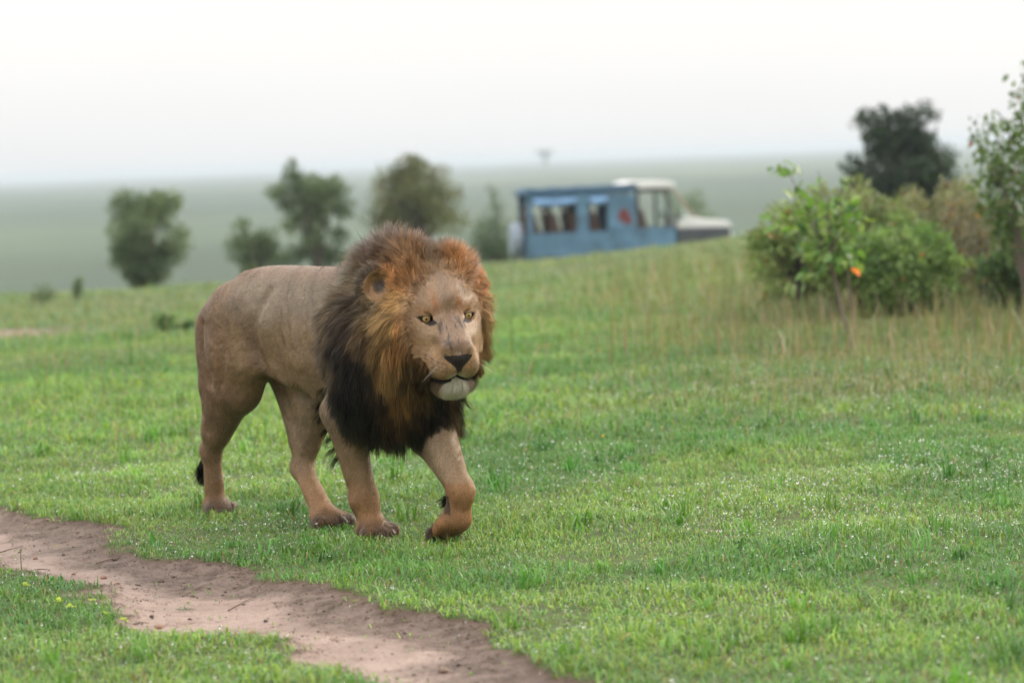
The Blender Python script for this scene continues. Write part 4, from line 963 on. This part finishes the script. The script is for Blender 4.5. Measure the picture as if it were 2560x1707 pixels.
tree('flat_topped_tree', bB, [(x_,0,3.9-bB[2]+rng.normal(0,.15),1.1) for x_ in (-3.2,-1.6,0,1.6,3.2)]+[(x_*.6,0,2.4-bB[2],.9) for x_ in (-1,0,1)]+[(-.6,0,.5-bB[2],1.0),(.5,0,-.5-bB[2],1.1)], (0,0,2.0-bB[2],.20,1), 2200, .40, .6, (.05,.07,.04), (.08,.09,.05), 'lone flat topped tree tiny on the hazy horizon', 'tree')
# ---- thicket on the right -------------------------------------------
def shrub(name, px, dist, wpx, top_py, bot, n, size, c0, c1, label, seed, dry=.0, nclump=44, r=.15, spikes=14, deep=1.0):
    b_ = base_at(px,dist); s_ = dist/FPX; d = px_ray(px,top_py); zt = CAM_Z+d[2]*dist-b_[2]
    return tree(name, b_, clumpset(wpx*s_,bot,zt-r*.6,nclump,r,seed,None,deep), (0,0,zt*.45,.022,5), int(n*2.2), size*.95, .5, c0, c1, label, 'shrub', None, dry=dry, spikes=spikes)
shrub('green_shrub', 2000, 24.6, 250, 500, .10, 2300, .065, (.135,.200,.060), (.250,.310,.110), 'bright green shrub just behind the sapling, leftmost of the thicket', 31, .02)
shrub('green_shrub', 2140, 25.5, 320, 420, .15, 2900, .065, (.140,.180,.070), (.240,.270,.120), 'olive green shrub behind the sapling below the left side of the dark tree', 32, .03, 52)
shrub('green_shrub', 2270, 24.2, 310, 510, .06, 2600, .070, (.105,.185,.055), (.195,.280,.090), 'lush low shrub with shiny leaves in the middle of the thicket', 33, .01)
shrub('green_shrub', 2350, 26.5, 340, 405, .15, 2600, .060, (.155,.170,.085), (.245,.245,.135), 'pale olive shrub below the right side of the dark tree', 34, .05, 52)
shrub('brown_shrub', 2450, 25.0, 300, 490, .10, 1500, .055, (.150,.125,.085), (.165,.165,.095), 'thin brownish half bare shrub near the right edge', 35, .12, 34, .15, 30)
shrub('green_shrub', 2550, 23.6, 220, 590, .08, 2600, .065, (.060,.110,.042), (.120,.180,.065), 'dark green low shrub at the right edge of the photo', 36, .02)
# arching shrub at the right edge, boughs sparsely leaved
bR = base_at(2600,22.5); root = tag(empty('arching_shrub', tuple(bR)), 'tall arching shrub with reddish leaf tips entering from the right edge', 'shrub')
pr, LP_, LD_ = [], [], []
def world_rel(px, py, dist, base): return at(px,py,dist)-base
for (px, py, dd_) in ((2440,318,22.2),(2470,300,22.8),(2500,285,22.5),(2540,225,22.3),(2430,345,22.6),(2455,400,22.2),(2420,430,22.9),(2480,450,22.4),(2440,500,22.6),(2520,380,22.1),(2530,330,22.6),(2560,160,22.6),(2550,300,23.0),(2500,520,22.8),(2560,440,22.3),(2575,250,22.0),(2600,180,22.5),(2640,240,22.7),(2650,350,22.3)):
    e_ = world_rel(px,py,dd_,bR); a_ = np.array([rng.normal(0,.05),rng.normal(0,.05),-.1]); m_ = a_*.35+e_*.65+np.array([.14,0,.10+.1*rng.random()]); t_ = np.linspace(0,1,9)[:,None]
    p = (1-t_)**2*a_+2*t_*(1-t_)*m_+t_*t_*e_; pr.append(tube(p, np.linspace(.014,.003,9),5))
    for _ in range(85):
        u = rng.uniform(.45,1.0); c_ = (1-u)**2*a_+2*u*(1-u)*m_+u*u*e_; LP_.append(c_+rng.normal(0,.045,3)); LD_.append(rng.normal(0,1,3))
LP_ = np.array(LP_); nl = len(LP_); c_ = np.array([[.080,.130,.040]])*rng.uniform(.5,1.7,(nl,1)); k_ = rng.random(nl) < .025; c_[k_] = np.array([.30,.085,.030])*rng.uniform(.5,1.2,(k_.sum(),1)); k_ = rng.random(nl) < .15; c_[k_] = np.array([.11,.15,.04])
V, F, C = leaves_mesh(LP_, np.array(LD_), .078, .5, c_, .4); cr_ = link('crown', mesh_np('crown',V,F,M_LEAF,False,C), root); cr_['kind'] = 'stuff'
link('branches', mesh_np('branches',*merge(pr),M_TWIG), root)
# ---- the sapling in front of the thicket: its big leaves are single parts -----
SD = 21.0; bS = base_at(2128,SD); bS[2] = float(height(bS[:1],bS[1:2])[0])
root = tag(empty('sapling', tuple(bS)), 'young sapling with big fresh green leaves on a thin forked stem, one orange leaf', 'sapling')
rel = lambda px, py, dy=0: at(px,py,SD+dy)-bS
def qb(a_, m_, e_, k=8):
    t_ = np.linspace(0,1,k)[:,None]; return (1-t_)**2*a_+2*t_*(1-t_)*m_+t_*t_*e_
fork = rel(2076,640); pr = [tube(qb(np.array([0,0,-.05]), rel(2095,760), fork), np.linspace(.014,.011,8)), tube(qb(np.array([.03,.02,-.05]), rel(2125,770,.1), rel(2112,600,.1)), np.linspace(.010,.006,8))]
ends = [(1958,405,0),(1985,470,.05),(1930,500,-.1),(2045,425,.1),(2062,470,-.1),(2105,440,.15),(2125,445,-.05),(2150,470,.1),(2020,520,0),(1960,560,.15),(2090,540,0),(1905,520,.1),(2130,560,.2),(2170,520,.1),(2040,600,-.15),(2010,700,-.1),(2100,620,.05),(2140,640,-.1),(2000,610,.2),(1975,480,-.15)]
leafpos = []
for (px, py, dy) in ends:
    e_ = rel(px,py,dy); m_ = fork*.45+e_*.55+np.array([.03,0,-.05]); p = qb(fork+rng.normal(0,.01,3), m_, e_); pr.append(tube(p, np.linspace(.007,.0025,8),5))
    for u in rng.uniform(.30,1.0,14): leafpos.append((p[min(7,int(u*7))]+rng.normal(0,.030,3), e_-fork))
link('stem', mesh_np('stem',*merge(pr),M_TWIG), root)
def leaf_mesh(L_, w_, mat):
    us = [0,.18,.45,.75,1.0]; ws = [.05,.72,1.0,.62,.0]; V, F = [], []
    for u, k_ in zip(us,ws): V += [(-w_/2*k_, L_*u, .12*w_*k_-.25*L_*u*u), (0, L_*u, -.25*L_*u*u), (w_/2*k_, L_*u, .12*w_*k_-.25*L_*u*u)]
    for i in range(4): a_ = i*3; F += [(a_,a_+1,a_+4,a_+3),(a_+1,a_+2,a_+5,a_+4)]
    return mesh_np('leaf', np.array(V), np.array(F), mat)
def plain_leaf(name, col, var=.2):
    m = bpy.data.materials.new(name); m.use_nodes = True; t = m.node_tree; b = t.nodes['Principled BSDF']; o = t.nodes['Material Output']
    tcn = t.nodes.new('ShaderNodeTexCoord'); no = N(t,'ShaderNodeTexNoise', Scale=45, Detail=3); t.links.new(tcn.outputs['Object'], no.inputs['Vector'])
    c_ = ramp(t, no.outputs[0], [(.3,tuple(x*(1-var) for x in col)),(.7,tuple(x*(1+var) for x in col))]); t.links.new(c_, b.inputs['Base Color']); b.inputs['Roughness'].default_value = .4
    tr = t.nodes.new('ShaderNodeBsdfTranslucent'); t.links.new(mixc(t,1.0,c_,(1.2,1.3,.7),'MULTIPLY'), tr.inputs[0]); mx = N(t,'ShaderNodeMixShader'); mx.inputs[0].default_value = .4
    t.links.new(b.outputs[0], mx.inputs[1]); t.links.new(tr.outputs[0], mx.inputs[2]); t.links.new(mx.outputs[0], o.inputs[0]); return m
LM_ = [leaf_mesh(.095,.052,plain_leaf('fresh green leaf',(.145,.265,.055))), leaf_mesh(.085,.046,plain_leaf('yellowish green leaf',(.26,.36,.09))), leaf_mesh(.090,.050,plain_leaf('deep green leaf',(.065,.15,.040)))]
LM_OR = leaf_mesh(.11,.058,plain_leaf('orange leaf',(.85,.20,.012)))
LM_OB = leaf_mesh(.11,.058,plain_leaf('faded orange leaf',(.50,.22,.07)))
def place_leaf(p, out_, mesh, parent, s_=1.0):
    o = link('leaf', mesh, parent, loc=tuple(p)); d = Vector(tuple(nrm_(np.array(out_)*np.array([1,1,.5])/np.linalg.norm(out_)+rng.normal(0,.55,3)+np.array([0,0,-.25]))))
    o.rotation_euler = (d.to_track_quat('Y','Z').to_matrix() @ Matrix.Rotation(rng.normal(0,.7),3,'Y')).to_euler(); o.scale = (s_,)*3; return o
for p, d in leafpos: place_leaf(p, d, LM_[rng.choice(3,p=[.5,.3,.2])], root, rng.uniform(.7,1.25))
for (px, py, i_) in ((2100,640,0),(2118,650,1),(2150,660,1),(1990,710,0),(1975,705,1),(2005,700,2),(1955,400,0),(1945,410,0),(1965,425,1),(1950,425,0),(1938,420,2)): place_leaf(rel(px,py,-.05), (0,0,-1), LM_[i_], root, 1.25)
for (px, py, s_, t_) in ((2129,670,1.15,'single orange leaf hanging under the fork'),(1913,583,.7,'orange leaf on the left side'),(2116,866,.6,'fallen pinkish orange leaf at the foot')):
    o = place_leaf(rel(px,py,-.16), (.1,0,-1), LM_OR if s_ > 1 else LM_OB, root, s_); o['label'] = t_
# ------------------------------------------------------------------ safari vehicle beyond the brow
def bevel_box(bm, lo, hi, bev=.03, seg=2):
    r = bmesh.ops.create_cube(bm, size=1.0)['verts']
    for v in r: v.co = Vector([(lo[i]+hi[i])/2+v.co[i]*(hi[i]-lo[i]) for i in range(3)])
    if bev:
        ed = list({e for v in r for e in v.link_edges}); bmesh.ops.bevel(bm, geom=ed, offset=bev, segments=seg, affect='EDGES', profile=.6)
def prism(bm, prof, y0, y1, bev=.02):
    """profile in x, z extruded across the vehicle"""
    a_ = [bm.verts.new((x,y0,z)) for x, z in prof]; b_ = [bm.verts.new((x,y1,z)) for x, z in prof]; n = len(prof); fs = [bm.faces.new(a_), bm.faces.new(b_[::-1])]
    for i in range(n): fs.append(bm.faces.new((a_[i],b_[i],b_[(i+1)%n],a_[(i+1)%n])))
    bmesh.ops.recalc_face_normals(bm, faces=fs)
    if bev: bmesh.ops.bevel(bm, geom=list({e for f in fs for e in f.edges}), offset=bev, segments=2, affect='EDGES')
def vpart(name, fn, mat, parent):
    bm = bmesh.new(); fn(bm); me = bpy.data.meshes.new(name); bm.to_mesh(me); bm.free(); me.materials.append(mat)
    for p_ in me.polygons: p_.use_smooth = False
    return link(name, me, parent)
def lathe(bm, prof, n=28, axis_y=0.0):
    """profile (offset along y, radius)"""
    rings = [[bm.verts.new((r*cos(2*pi*j/n), y, r*sin(2*pi*j/n))) for j in range(n)] for y, r in prof]
    for a_, b_ in zip(rings[:-1],rings[1:]):
        for j in range(n): bm.faces.new((a_[j],a_[(j+1)%n],b_[(j+1)%n],b_[j]))
    bm.faces.new(rings[0][::-1]); bm.faces.new(rings[-1]); bmesh.ops.recalc_face_normals(bm, faces=bm.faces)
BLUE = simple_mat('dusty blue paint', (.090,.190,.300), .45, var=.18, scale=3); DKBLUE = simple_mat('dark blue canvas', (.045,.110,.190), .85, var=.15, scale=8); LTBLUE = simple_mat('pale blue rolled canvas', (.20,.36,.62), .85, var=.2, scale=10)
WINGM = simple_mat('shade dark wing paint', (.055,.062,.078), .6, var=.2, scale=4); WHITE = simple_mat('white paint', (.74,.73,.74), .4, var=.03); RUB = simple_mat('black rubber', (.022,.022,.022), .85); DKG = simple_mat('dark grey metal', (.05,.052,.055), .6); RIMM = simple_mat('dull steel rim', (.30,.31,.32), .45, .6)  # wing colour darkened to carry the shadow below the bonnet
SEATM = simple_mat('brown seat cover', (.075,.040,.030), .8, var=.25, scale=12); TAN = simple_mat('tan weathered strip', (.34,.28,.22), .6); GREYC = simple_mat('grey vinyl wheel cover', (.27,.32,.40), .55); MAROON = simple_mat('maroon cloth', (.16,.035,.040), .8)
glm, t, b = mat_new('window glass'); b.inputs['Base Color'].default_value = (.85,.92,.92,1); b.inputs['Roughness'].default_value = .02; b.inputs['Transmission Weight'].default_value = 1; b.inputs['IOR'].default_value = 1.45
VD = 66.0; vd = px_ray(1545,600); VX = vd[0]*VD; VZ = CAM_Z+px_ray(1545,694)[2]*VD
VZ = float(height(np.array([VX]),np.array([VD]))[0])
car = tag(empty('safari_vehicle', (VX,VD,VZ), R(7)), 'blue open sided safari vehicle with white bonnet and cab roof parked beyond the grassy brow', 'vehicle')
Wd = .86
def body_fn(bm):
    prism(bm, [(-2.25,.62),(-2.25,1.12),(1.22,1.12),(1.22,.62),(.6,.50),(-1.0,.50)], -Wd, -Wd+.06); prism(bm, [(-2.25,.62),(-2.25,1.12),(1.22,1.12),(1.22,.62),(.6,.50),(-1.0,.50)], Wd-.06, Wd)
    bevel_box(bm,(-2.27,-Wd+.062,.50),(-2.21,Wd-.062,1.12),.015); bevel_box(bm,(-2.20,-Wd+.065,.50),(1.25,Wd-.065,.60),.01)
    for s_ in (-1,1):
        y0, y1 = (-Wd+.003,-Wd+.055) if s_ < 0 else (Wd-.055,Wd-.003)
        for x0, x1 in ((-2.22,-2.10),(-1.08,-.80)): bevel_box(bm,(x0,y0,1.123),(x1,y1,1.98),.012)
        bevel_box(bm,(-.36,y0,1.123),(.30,y1,1.95),.012)
        bevel_box(bm,(-2.098,y0+.003,1.86),(-.362,y1-.003,1.98),.012)
    bevel_box(bm,(1.18,-Wd+.07,.62),(1.24,Wd-.07,1.12),.01)
bd = vpart('body', body_fn, BLUE, car)
def hood_fn(bm): prism(bm, [(1.24,1.13),(1.24,1.34),(1.9,1.31),(2.45,1.24),(2.56,1.15),(2.56,1.08),(1.26,1.10)], -.80, .80, .03)
vpart('bonnet', hood_fn, WHITE, car)
for s_ in (-1,1):
    def fend(bm):
        y0, y1 = (-Wd,-.60) if s_ < 0 else (.60,Wd); arc = [(1.72+.46*cos(a_), .40+.46*sin(a_)) for a_ in np.linspace(pi*.93,pi*.10,9)]
        prism(bm, [(1.26,.55),(1.26,1.075),(2.50,1.06),(2.52,.62)]+[p_ for p_ in arc[::-1]], y0, y1, 0)
    vpart('wing', fend, WINGM, car)
def grille(bm):
    bevel_box(bm,(2.42,-.59,.62),(2.50,.59,1.05),.02)
    for i in range(7): bevel_box(bm,(2.505,-.50+i*.15,.70),(2.52,-.42+i*.15,1.0),0)
vpart('grille', grille, DKG, car); vpart('bumper', lambda bm: bevel_box(bm,(2.55,-.88,.50),(2.70,.88,.66),.03), DKG, car)
for s_ in (-1,1):
    def hl(bm): lathe(bm,[(-.03,.10),(.0,.10),(.02,.085),(.03,.05)])
    o = vpart('headlight', hl, WHITE, car); o.location = (2.53,s_*.72,.88); o.rotation_euler = (0,0,-pi/2)
vpart('canvas_roof', lambda bm: (prism(bm,[(-2.30,1.985),(-2.32,2.07),(-2.2,2.13),(.34,2.155),(.34,1.985)],-.90,.90,.03), [bevel_box(bm,(-2.1+i*.6,-.88,2.132),(-2.05+i*.6,.88,2.160),.006) for i in range(4)]), DKBLUE, car)
vpart('cab_roof', lambda bm: prism(bm,[(.02,2.16),(.10,2.205),(.30,2.235),(1.05,2.215),(1.25,2.15),(1.28,2.06),(.36,2.05),(.35,2.16)],-.86,.86,.03), WHITE, car)
for x0, x1 in ((-2.09,-1.09),(-.79,-.37)):
    for s_ in (-1,1):
        def roll(bm, x0=x0, x1=x1, s_=s_):
            v_, f_ = tube([(x0,s_*.895,1.84),((x0+x1)/2,s_*.90,1.80),(x1,s_*.895,1.84)],[.075,.085,.075],10); vs = [bm.verts.new(p_) for p_ in v_]
            for q in f_: bm.faces.new([vs[i] for i in q])
        vpart('rolled_canvas', roll, LTBLUE, car)
for s_ in (-1,1):                    # cab doors with their window frames and the slanted screen pillars
    y0, y1 = (-Wd-.004,-Wd+.05) if s_ < 0 else (Wd-.05,Wd+.004)
    def door(bm): bevel_box(bm,(.34,y0,.60),(1.16,y1,1.14),.015)
    d_ = vpart('door', door, BLUE, car); vpart('handle', lambda bm: bevel_box(bm,(.42,y0-.02 if s_ < 0 else y1,1.00),(.56,y0 if s_ < 0 else y1+.02,1.03),.005), DKG, d_)
    def frame(bm):
        bevel_box(bm,(.31,y0+.006,1.143),(.39,y1-.006,2.06),.01); bevel_box(bm,(1.02,y0+.006,1.143),(1.09,y1-.006,2.06),.01); bevel_box(bm,(.395,y0+.009,1.96),(1.015,y1-.009,2.045),.01)
    vpart('window_frame', frame, DKG, d_)
    vpart('screen_pillar', lambda bm: prism(bm,[(1.10,2.05),(1.19,2.05),(1.72,1.345),(1.60,1.345)],y0+.01,y1-.01,.008), TAN, car)
    q_ = vpart('quarter_pane', lambda bm: prism(bm,[(1.10,1.20),(1.10,2.0),(1.12,2.0),(1.58,1.36),(1.58,1.345),(1.3,1.345)],(y0+y1)/2-.004,(y0+y1)/2+.004,0), glm, car)
    vpart('side_mirror', lambda bm: (bevel_box(bm,(1.22,s_*.90 if s_ > 0 else -1.10,1.30),(1.28,1.10 if s_ > 0 else -.90,1.48),.02)), DKG, car)
vpart('windscreen', lambda bm: prism(bm,[(1.14,2.03),(1.155,2.03),(1.66,1.35),(1.645,1.35)],-.80,.80,0), glm, car)
vpart('emblem', lambda bm: [prism(bm,[(-.14+.5*a_*0,1.38),(-.05,1.62),(.10,1.60),(.22,1.30),(.12,1.24)],-Wd-.012,-Wd-.002,0) for a_ in (0,)], MAROON, car)
def seat_fn(bm, x, y):
    bevel_box(bm,(x-.22,y-.22,.92),(x+.24,y+.22,1.06),.05); prism(bm,[(x-.32,1.0),(x-.40,1.56),(x-.24,1.60),(x-.10,1.03)],y-.26,y+.26,.04); bevel_box(bm,(x-.40,y-.13,1.61),(x-.30,y+.13,1.78),.035)
    bevel_box(bm,(x-.18,y-.18,.605),(x+.18,y+.18,.915),.02)
for x in (-1.80,-1.32,-.86,-.40,.72):
    for y in (-.5,.5): vpart('seat', lambda bm: seat_fn(bm,x,y), SEATM, car)
def steer(bm):
    th = np.linspace(0,2*pi,25); v_, f_ = tube(np.stack([1.12+.10*np.cos(th),-.45+.19*np.sin(th)*1.0,1.33+.16*np.cos(th)],1),np.full(25,.015),6); vs = [bm.verts.new(p_) for p_ in v_]
    for q in f_: bm.faces.new([vs[i] for i in q])
vpart('steering_wheel', steer, DKG, car)
vpart('dashboard', lambda bm: bevel_box(bm,(1.245,-.79,1.12),(1.42,.79,1.335),.03), DKG, car)
vpart('chassis', lambda bm: bevel_box(bm,(-2.1,-.42,.36),(2.40,.42,.495),.02), DKG, car)
def tyre(bm): lathe(bm,[(-.11,.22),(-.12,.34),(-.08,.385),(.08,.385),(.12,.34),(.11,.22)])
def rim(bm): lathe(bm,[(-.09,.215),(-.10,.19),(-.05,.16),(-.05,.06),(-.09,.05),(-.09,.01),(.09,.01),(.09,.215)])
for x in (-1.45,1.72):
    for s_ in (-1,1):
        w_ = vpart('wheel', tyre, RUB, car); w_.location = (x,s_*.74,.385); w_.rotation_euler = (0,0,0 if s_ < 0 else pi); vpart('rim', rim, RIMM, w_)
sp = vpart('spare_wheel', lambda bm: lathe(bm,[(-.12,.20),(-.13,.36),(-.09,.40),(.09,.40),(.13,.36),(.14,.10)]), GREYC, car); sp.location = (-2.43,-.25,.98); sp.rotation_euler = (0,0,pi/2)
vpart('rear_bumper', lambda bm: bevel_box(bm,(-2.36,-.80,.44),(-2.275,.80,.56),.02), DKG, car)
# ------------------------------------------------------------------ small things on the ground
def gpx(px, py, lift=0):
    x, y = ground_px(px,py); return np.array([x,y,float(height(np.array([x]),np.array([y]))[0])+lift])
M_STONE = simple_mat('reddish brown stone', (.24,.125,.085), .85, bump=.5, scale=90); M_CLOD = simple_mat('dark clod of earth', (.085,.055,.040), .95, bump=.6, scale=110)
STONES = [(258,1425,18,M_STONE,'round red stone in the middle of the track near the left verge'),(294,1453,12,M_STONE,'small flat orange stone on the track below the round red stone'),(630,1584,22,M_STONE,'biggest brown stone on the pale near wheel mark of the track'),(395,1546,22,M_STONE,'wide low pinkish stone beside the left grass verge'),(403,1434,16,M_CLOD,'dark peaked clod right of the round red stone'),(522,1449,9,M_CLOD,'dark pebble near the upper edge of the track'),(312,1520,8,M_CLOD,'black pebble left of the grass scrap on the track'),(795,1567,8,M_CLOD,'black pebble alone on the pale soil at the right of the track'),(378,1524,12,M_CLOD,'low dark clod just above the wide pinkish stone'),(88,1388,12,M_STONE,'faint orange stone at the far left of the track'),(183,1421,10,M_STONE,'pale orange chip left of the round red stone'),(563,1456,9,M_CLOD,'small clod at the right end of the dark pebble row')]
for (px, py, w_, m_, lb) in STONES:
    p = gpx(px,py); r = w_/2*p[1]/FPX; bm = bmesh.new(); bmesh.ops.create_icosphere(bm, subdivisions=2, radius=1)
    for v in bm.verts:
        k_ = .82+.32*random.random(); v.co = Vector((v.co.x*r*k_*1.05,v.co.y*r*k_,v.co.z*r*k_*.68))
    nm = 'stone' if m_ is M_STONE else 'clod'; me = bpy.data.meshes.new(nm); bm.to_mesh(me); bm.free(); me.materials.append(m_)
    for q in me.polygons: q.use_smooth = True
    tag(link(nm, me, None, (p[0],p[1],p[2]+r*.35), (0,0,random.random()*6)), lb, nm, 'stones and clods lying on the track')
def blade_mesh(L_, w_, mat, bend=.5):
    us = np.linspace(0,1,6); V, F = [], []
    for u in us:
        k_ = (1-u)**.6*(.55+.45*min(1,u*4)); y = L_*u*(1-.15*bend*u); z = L_*.0-bend*L_*.55*u*u; V += [(-w_/2*k_,y,z+.08*w_*k_),(0,y,z),(w_/2*k_,y,z+.08*w_*k_)]
    for i in range(5): a_ = i*3; F += [(a_,a_+1,a_+4,a_+3),(a_+1,a_+2,a_+5,a_+4)]
    return mesh_np('blade', np.array(V), np.array(F), mat)
TB = plain_leaf('broad grass blade',(.12,.27,.035)); TD = plain_leaf('dark grass blade',(.065,.15,.035)); TY = plain_leaf('lime yellow leaf',(.42,.50,.03)); TS = plain_leaf('dry straw',(.40,.32,.17))
def tuft_thing(px, py, n, L_, w_, mat, label, tilt=.55, lean=(0,0)):
    p = gpx(px,py); root = tag(empty('grass_tuft', tuple(p)), label, 'grass tuft')
    ms = [blade_mesh(L_*f, w_, mat, b_) for f, b_ in ((1,.3),(.8,.6),(.65,.15))]
    for i in range(n):
        a_ = 2*pi*i/n+rng.normal(0,.25); d = Vector((cos(a_)*tilt+lean[0],sin(a_)*tilt+lean[1],1-.3*rng.random())); o = link('blade', ms[i%3], root, (rng.normal(0,.008),rng.normal(0,.008),-.004)); o.rotation_euler = d.to_track_quat('Y','Z').to_euler(); s_ = rng.uniform(.75,1.15); o.scale = (s_,)*3
tuft_thing(1512,1424,13,.105,.011,TB,'broad bladed bright green grass tuft right of the lifted paw')
tuft_thing(1440,1345,9,.095,.009,TB,'sparse broad bladed tuft with one long blade lying left, above the bright tuft')
tuft_thing(2170,1405,22,.11,.007,TD,'dense dark green tuft in the turf at the right',.7)
tuft_thing(2120,1128,26,.15,.006,TD,'dark grass tuft leaning to the right in the middle of the turf',.35,(.7,0))
tuft_thing(2520,1530,26,.13,.007,TD,'dark leaning grass tuft at the right edge of the turf',.5,(.5,0))
tuft_thing(1760,1530,12,.10,.010,TB,'small broad bladed tuft beside a bare brown spot near the bottom',.6)
# yellow flower
p = gpx(1500,1158); top = at(1507,1090,p[1])-p; root = tag(empty('yellow_flower', tuple(p)), 'tiny yellow flower on a thin stalk right of the lion', 'flower')
link('stalk', mesh_np('stalk',*tube(qb(np.array([0,0,-.01]),top*.5+np.array([.006,0,0]),top),np.full(8,.0016),5),TB), root)
bm = bmesh.new(); 
for j in range(12):
    a_ = 2*pi*j/12; c0 = bm.verts.new((0,0,.002)); q = [bm.verts.new((cos(a_+d_)*r_, sin(a_+d_)*r_, z_)) for d_, r_, z_ in ((-.22,.006,.003),(0,.011,.007),(.22,.006,.003))]; bm.faces.new([c0]+q)
bmesh.ops.create_icosphere(bm, subdivisions=1, radius=.0055)
me = bpy.data.meshes.new('flower_head'); bm.to_mesh(me); bm.free(); me.materials.append(simple_mat('yellow petals',(.85,.52,.01),.6)); link('flower_head', me, root, tuple(top))
# lime-yellow leaved weeds along the near verge
mini = leaf_mesh(.019,.016,TY)
for (px, py, lb) in ((66,1480,'lime weed half hidden in the verge at the far left'),(148,1512,'lime leaved weed on the near verge, second from the left'),(176,1522,'lime leaved weed between two others on the near verge'),(230,1508,'lime weed at the very edge of bare soil above the others'),(265,1542,'pair of lime leaves low on the verge beside the track'),(312,1556,'lime leaved weed nearest the track with a dark twig below it')):
    p = gpx(px,py+10); root = tag(empty('lime_weed', tuple(p)), lb, 'weed', 'lime leaved weeds on the near verge')
    link('stalk', mesh_np('stalk',*tube([(0,0,-.01),(.003,0,.02),(.0,.002,.038)],[.0015,.0013,.001],5),TB), root)
    for j in range(5):
        a_ = 2*pi*j/5+random.random(); o = link('leaf', mini, root, (0,0,.030+.004*(j%2))); o.rotation_euler = Vector((cos(a_),sin(a_),rng.uniform(.2,1.4))).to_track_quat('Y','Z').to_euler(); s_ = rng.uniform(.7,1.3); o.scale = (s_,)*3
# pale arching straw and lone upright stalks
def stalk(px0, py0, px1, py1, pm, mat, r, label, name='grass_stalk'):
    p = gpx(px0,py0); e_ = at(px1,py1,p[1])-p; m_ = at(*pm,p[1])-p; tag(link(name, mesh_np(name,*tube(qb(np.array([0,0,-.01]),m_,e_,12),np.linspace(r,r*.5,12),5),mat), None, tuple(p)), label, 'grass stalk')
stalk(1318,962,1378,862,(1330,850),TS,.006,'pale straw arching over to the right beside the lion\'s chest','dry_straw')
stalk(1752,1320,1776,1182,(1768,1250),TS,.0016,'thin upright straw standing alone in the right hand turf')
stalk(2312,1260,2318,1165,(2310,1210),TS,.0016,'thin pale straw near the right side of the turf')
stalk(54,1415,53,1368,(50,1390),TD,.0022,'dark seed stalk standing on the left verge of the track')
# twigs lying on the track
M_TW = simple_mat('dry dark twig',(.10,.065,.045),.85)
for (x0,y0,x1,y1,lb) in ((0,1372,60,1358,'long dry twig at the far left end of the track'),(85,1416,125,1412,'short twig on the track left of a flat leaf scrap'),(455,1466,510,1440,'slanted dark twig below the upper edge of the track'),(570,1505,640,1470,'long thin twig on the damp part of the track'),(335,1550,372,1541,'crooked twig beside the wide pinkish stone'),(240,1398,300,1386,'matted twig lying above the round red stone')):
    a_, b_ = gpx(x0,y0,.006), gpx(x1,y1,.006); m_ = (a_+b_)/2+np.array([.01,.01,.006]); v_, f_ = tube(qb(np.zeros(3),m_-a_,b_-a_,7),np.linspace(.0024,.0010,7),5)
    tag(link('twig', mesh_np('twig',v_,f_,M_TW), None, tuple(a_)), lb, 'twig', 'twigs lying on the track')
# scrap of uprooted grass on the track
p = gpx(462,1494); root = tag(empty('grass_scrap', tuple(p)), 'small uprooted scrap of green grass lying in the middle of the track', 'grass scrap')
ms = blade_mesh(.035,.005,TD,.4)
for i in range(22):
    o = link('blade', ms, root, (rng.normal(0,.012),rng.normal(0,.012),.002)); o.rotation_euler = Vector((rng.normal(),rng.normal(),.35)).to_track_quat('Y','Z').to_euler()
print('objects', len(bpy.data.objects), 'tris', sum(len(o.data.loops)-2*len(o.data.polygons) for o in bpy.data.objects if o.type=='MESH'))
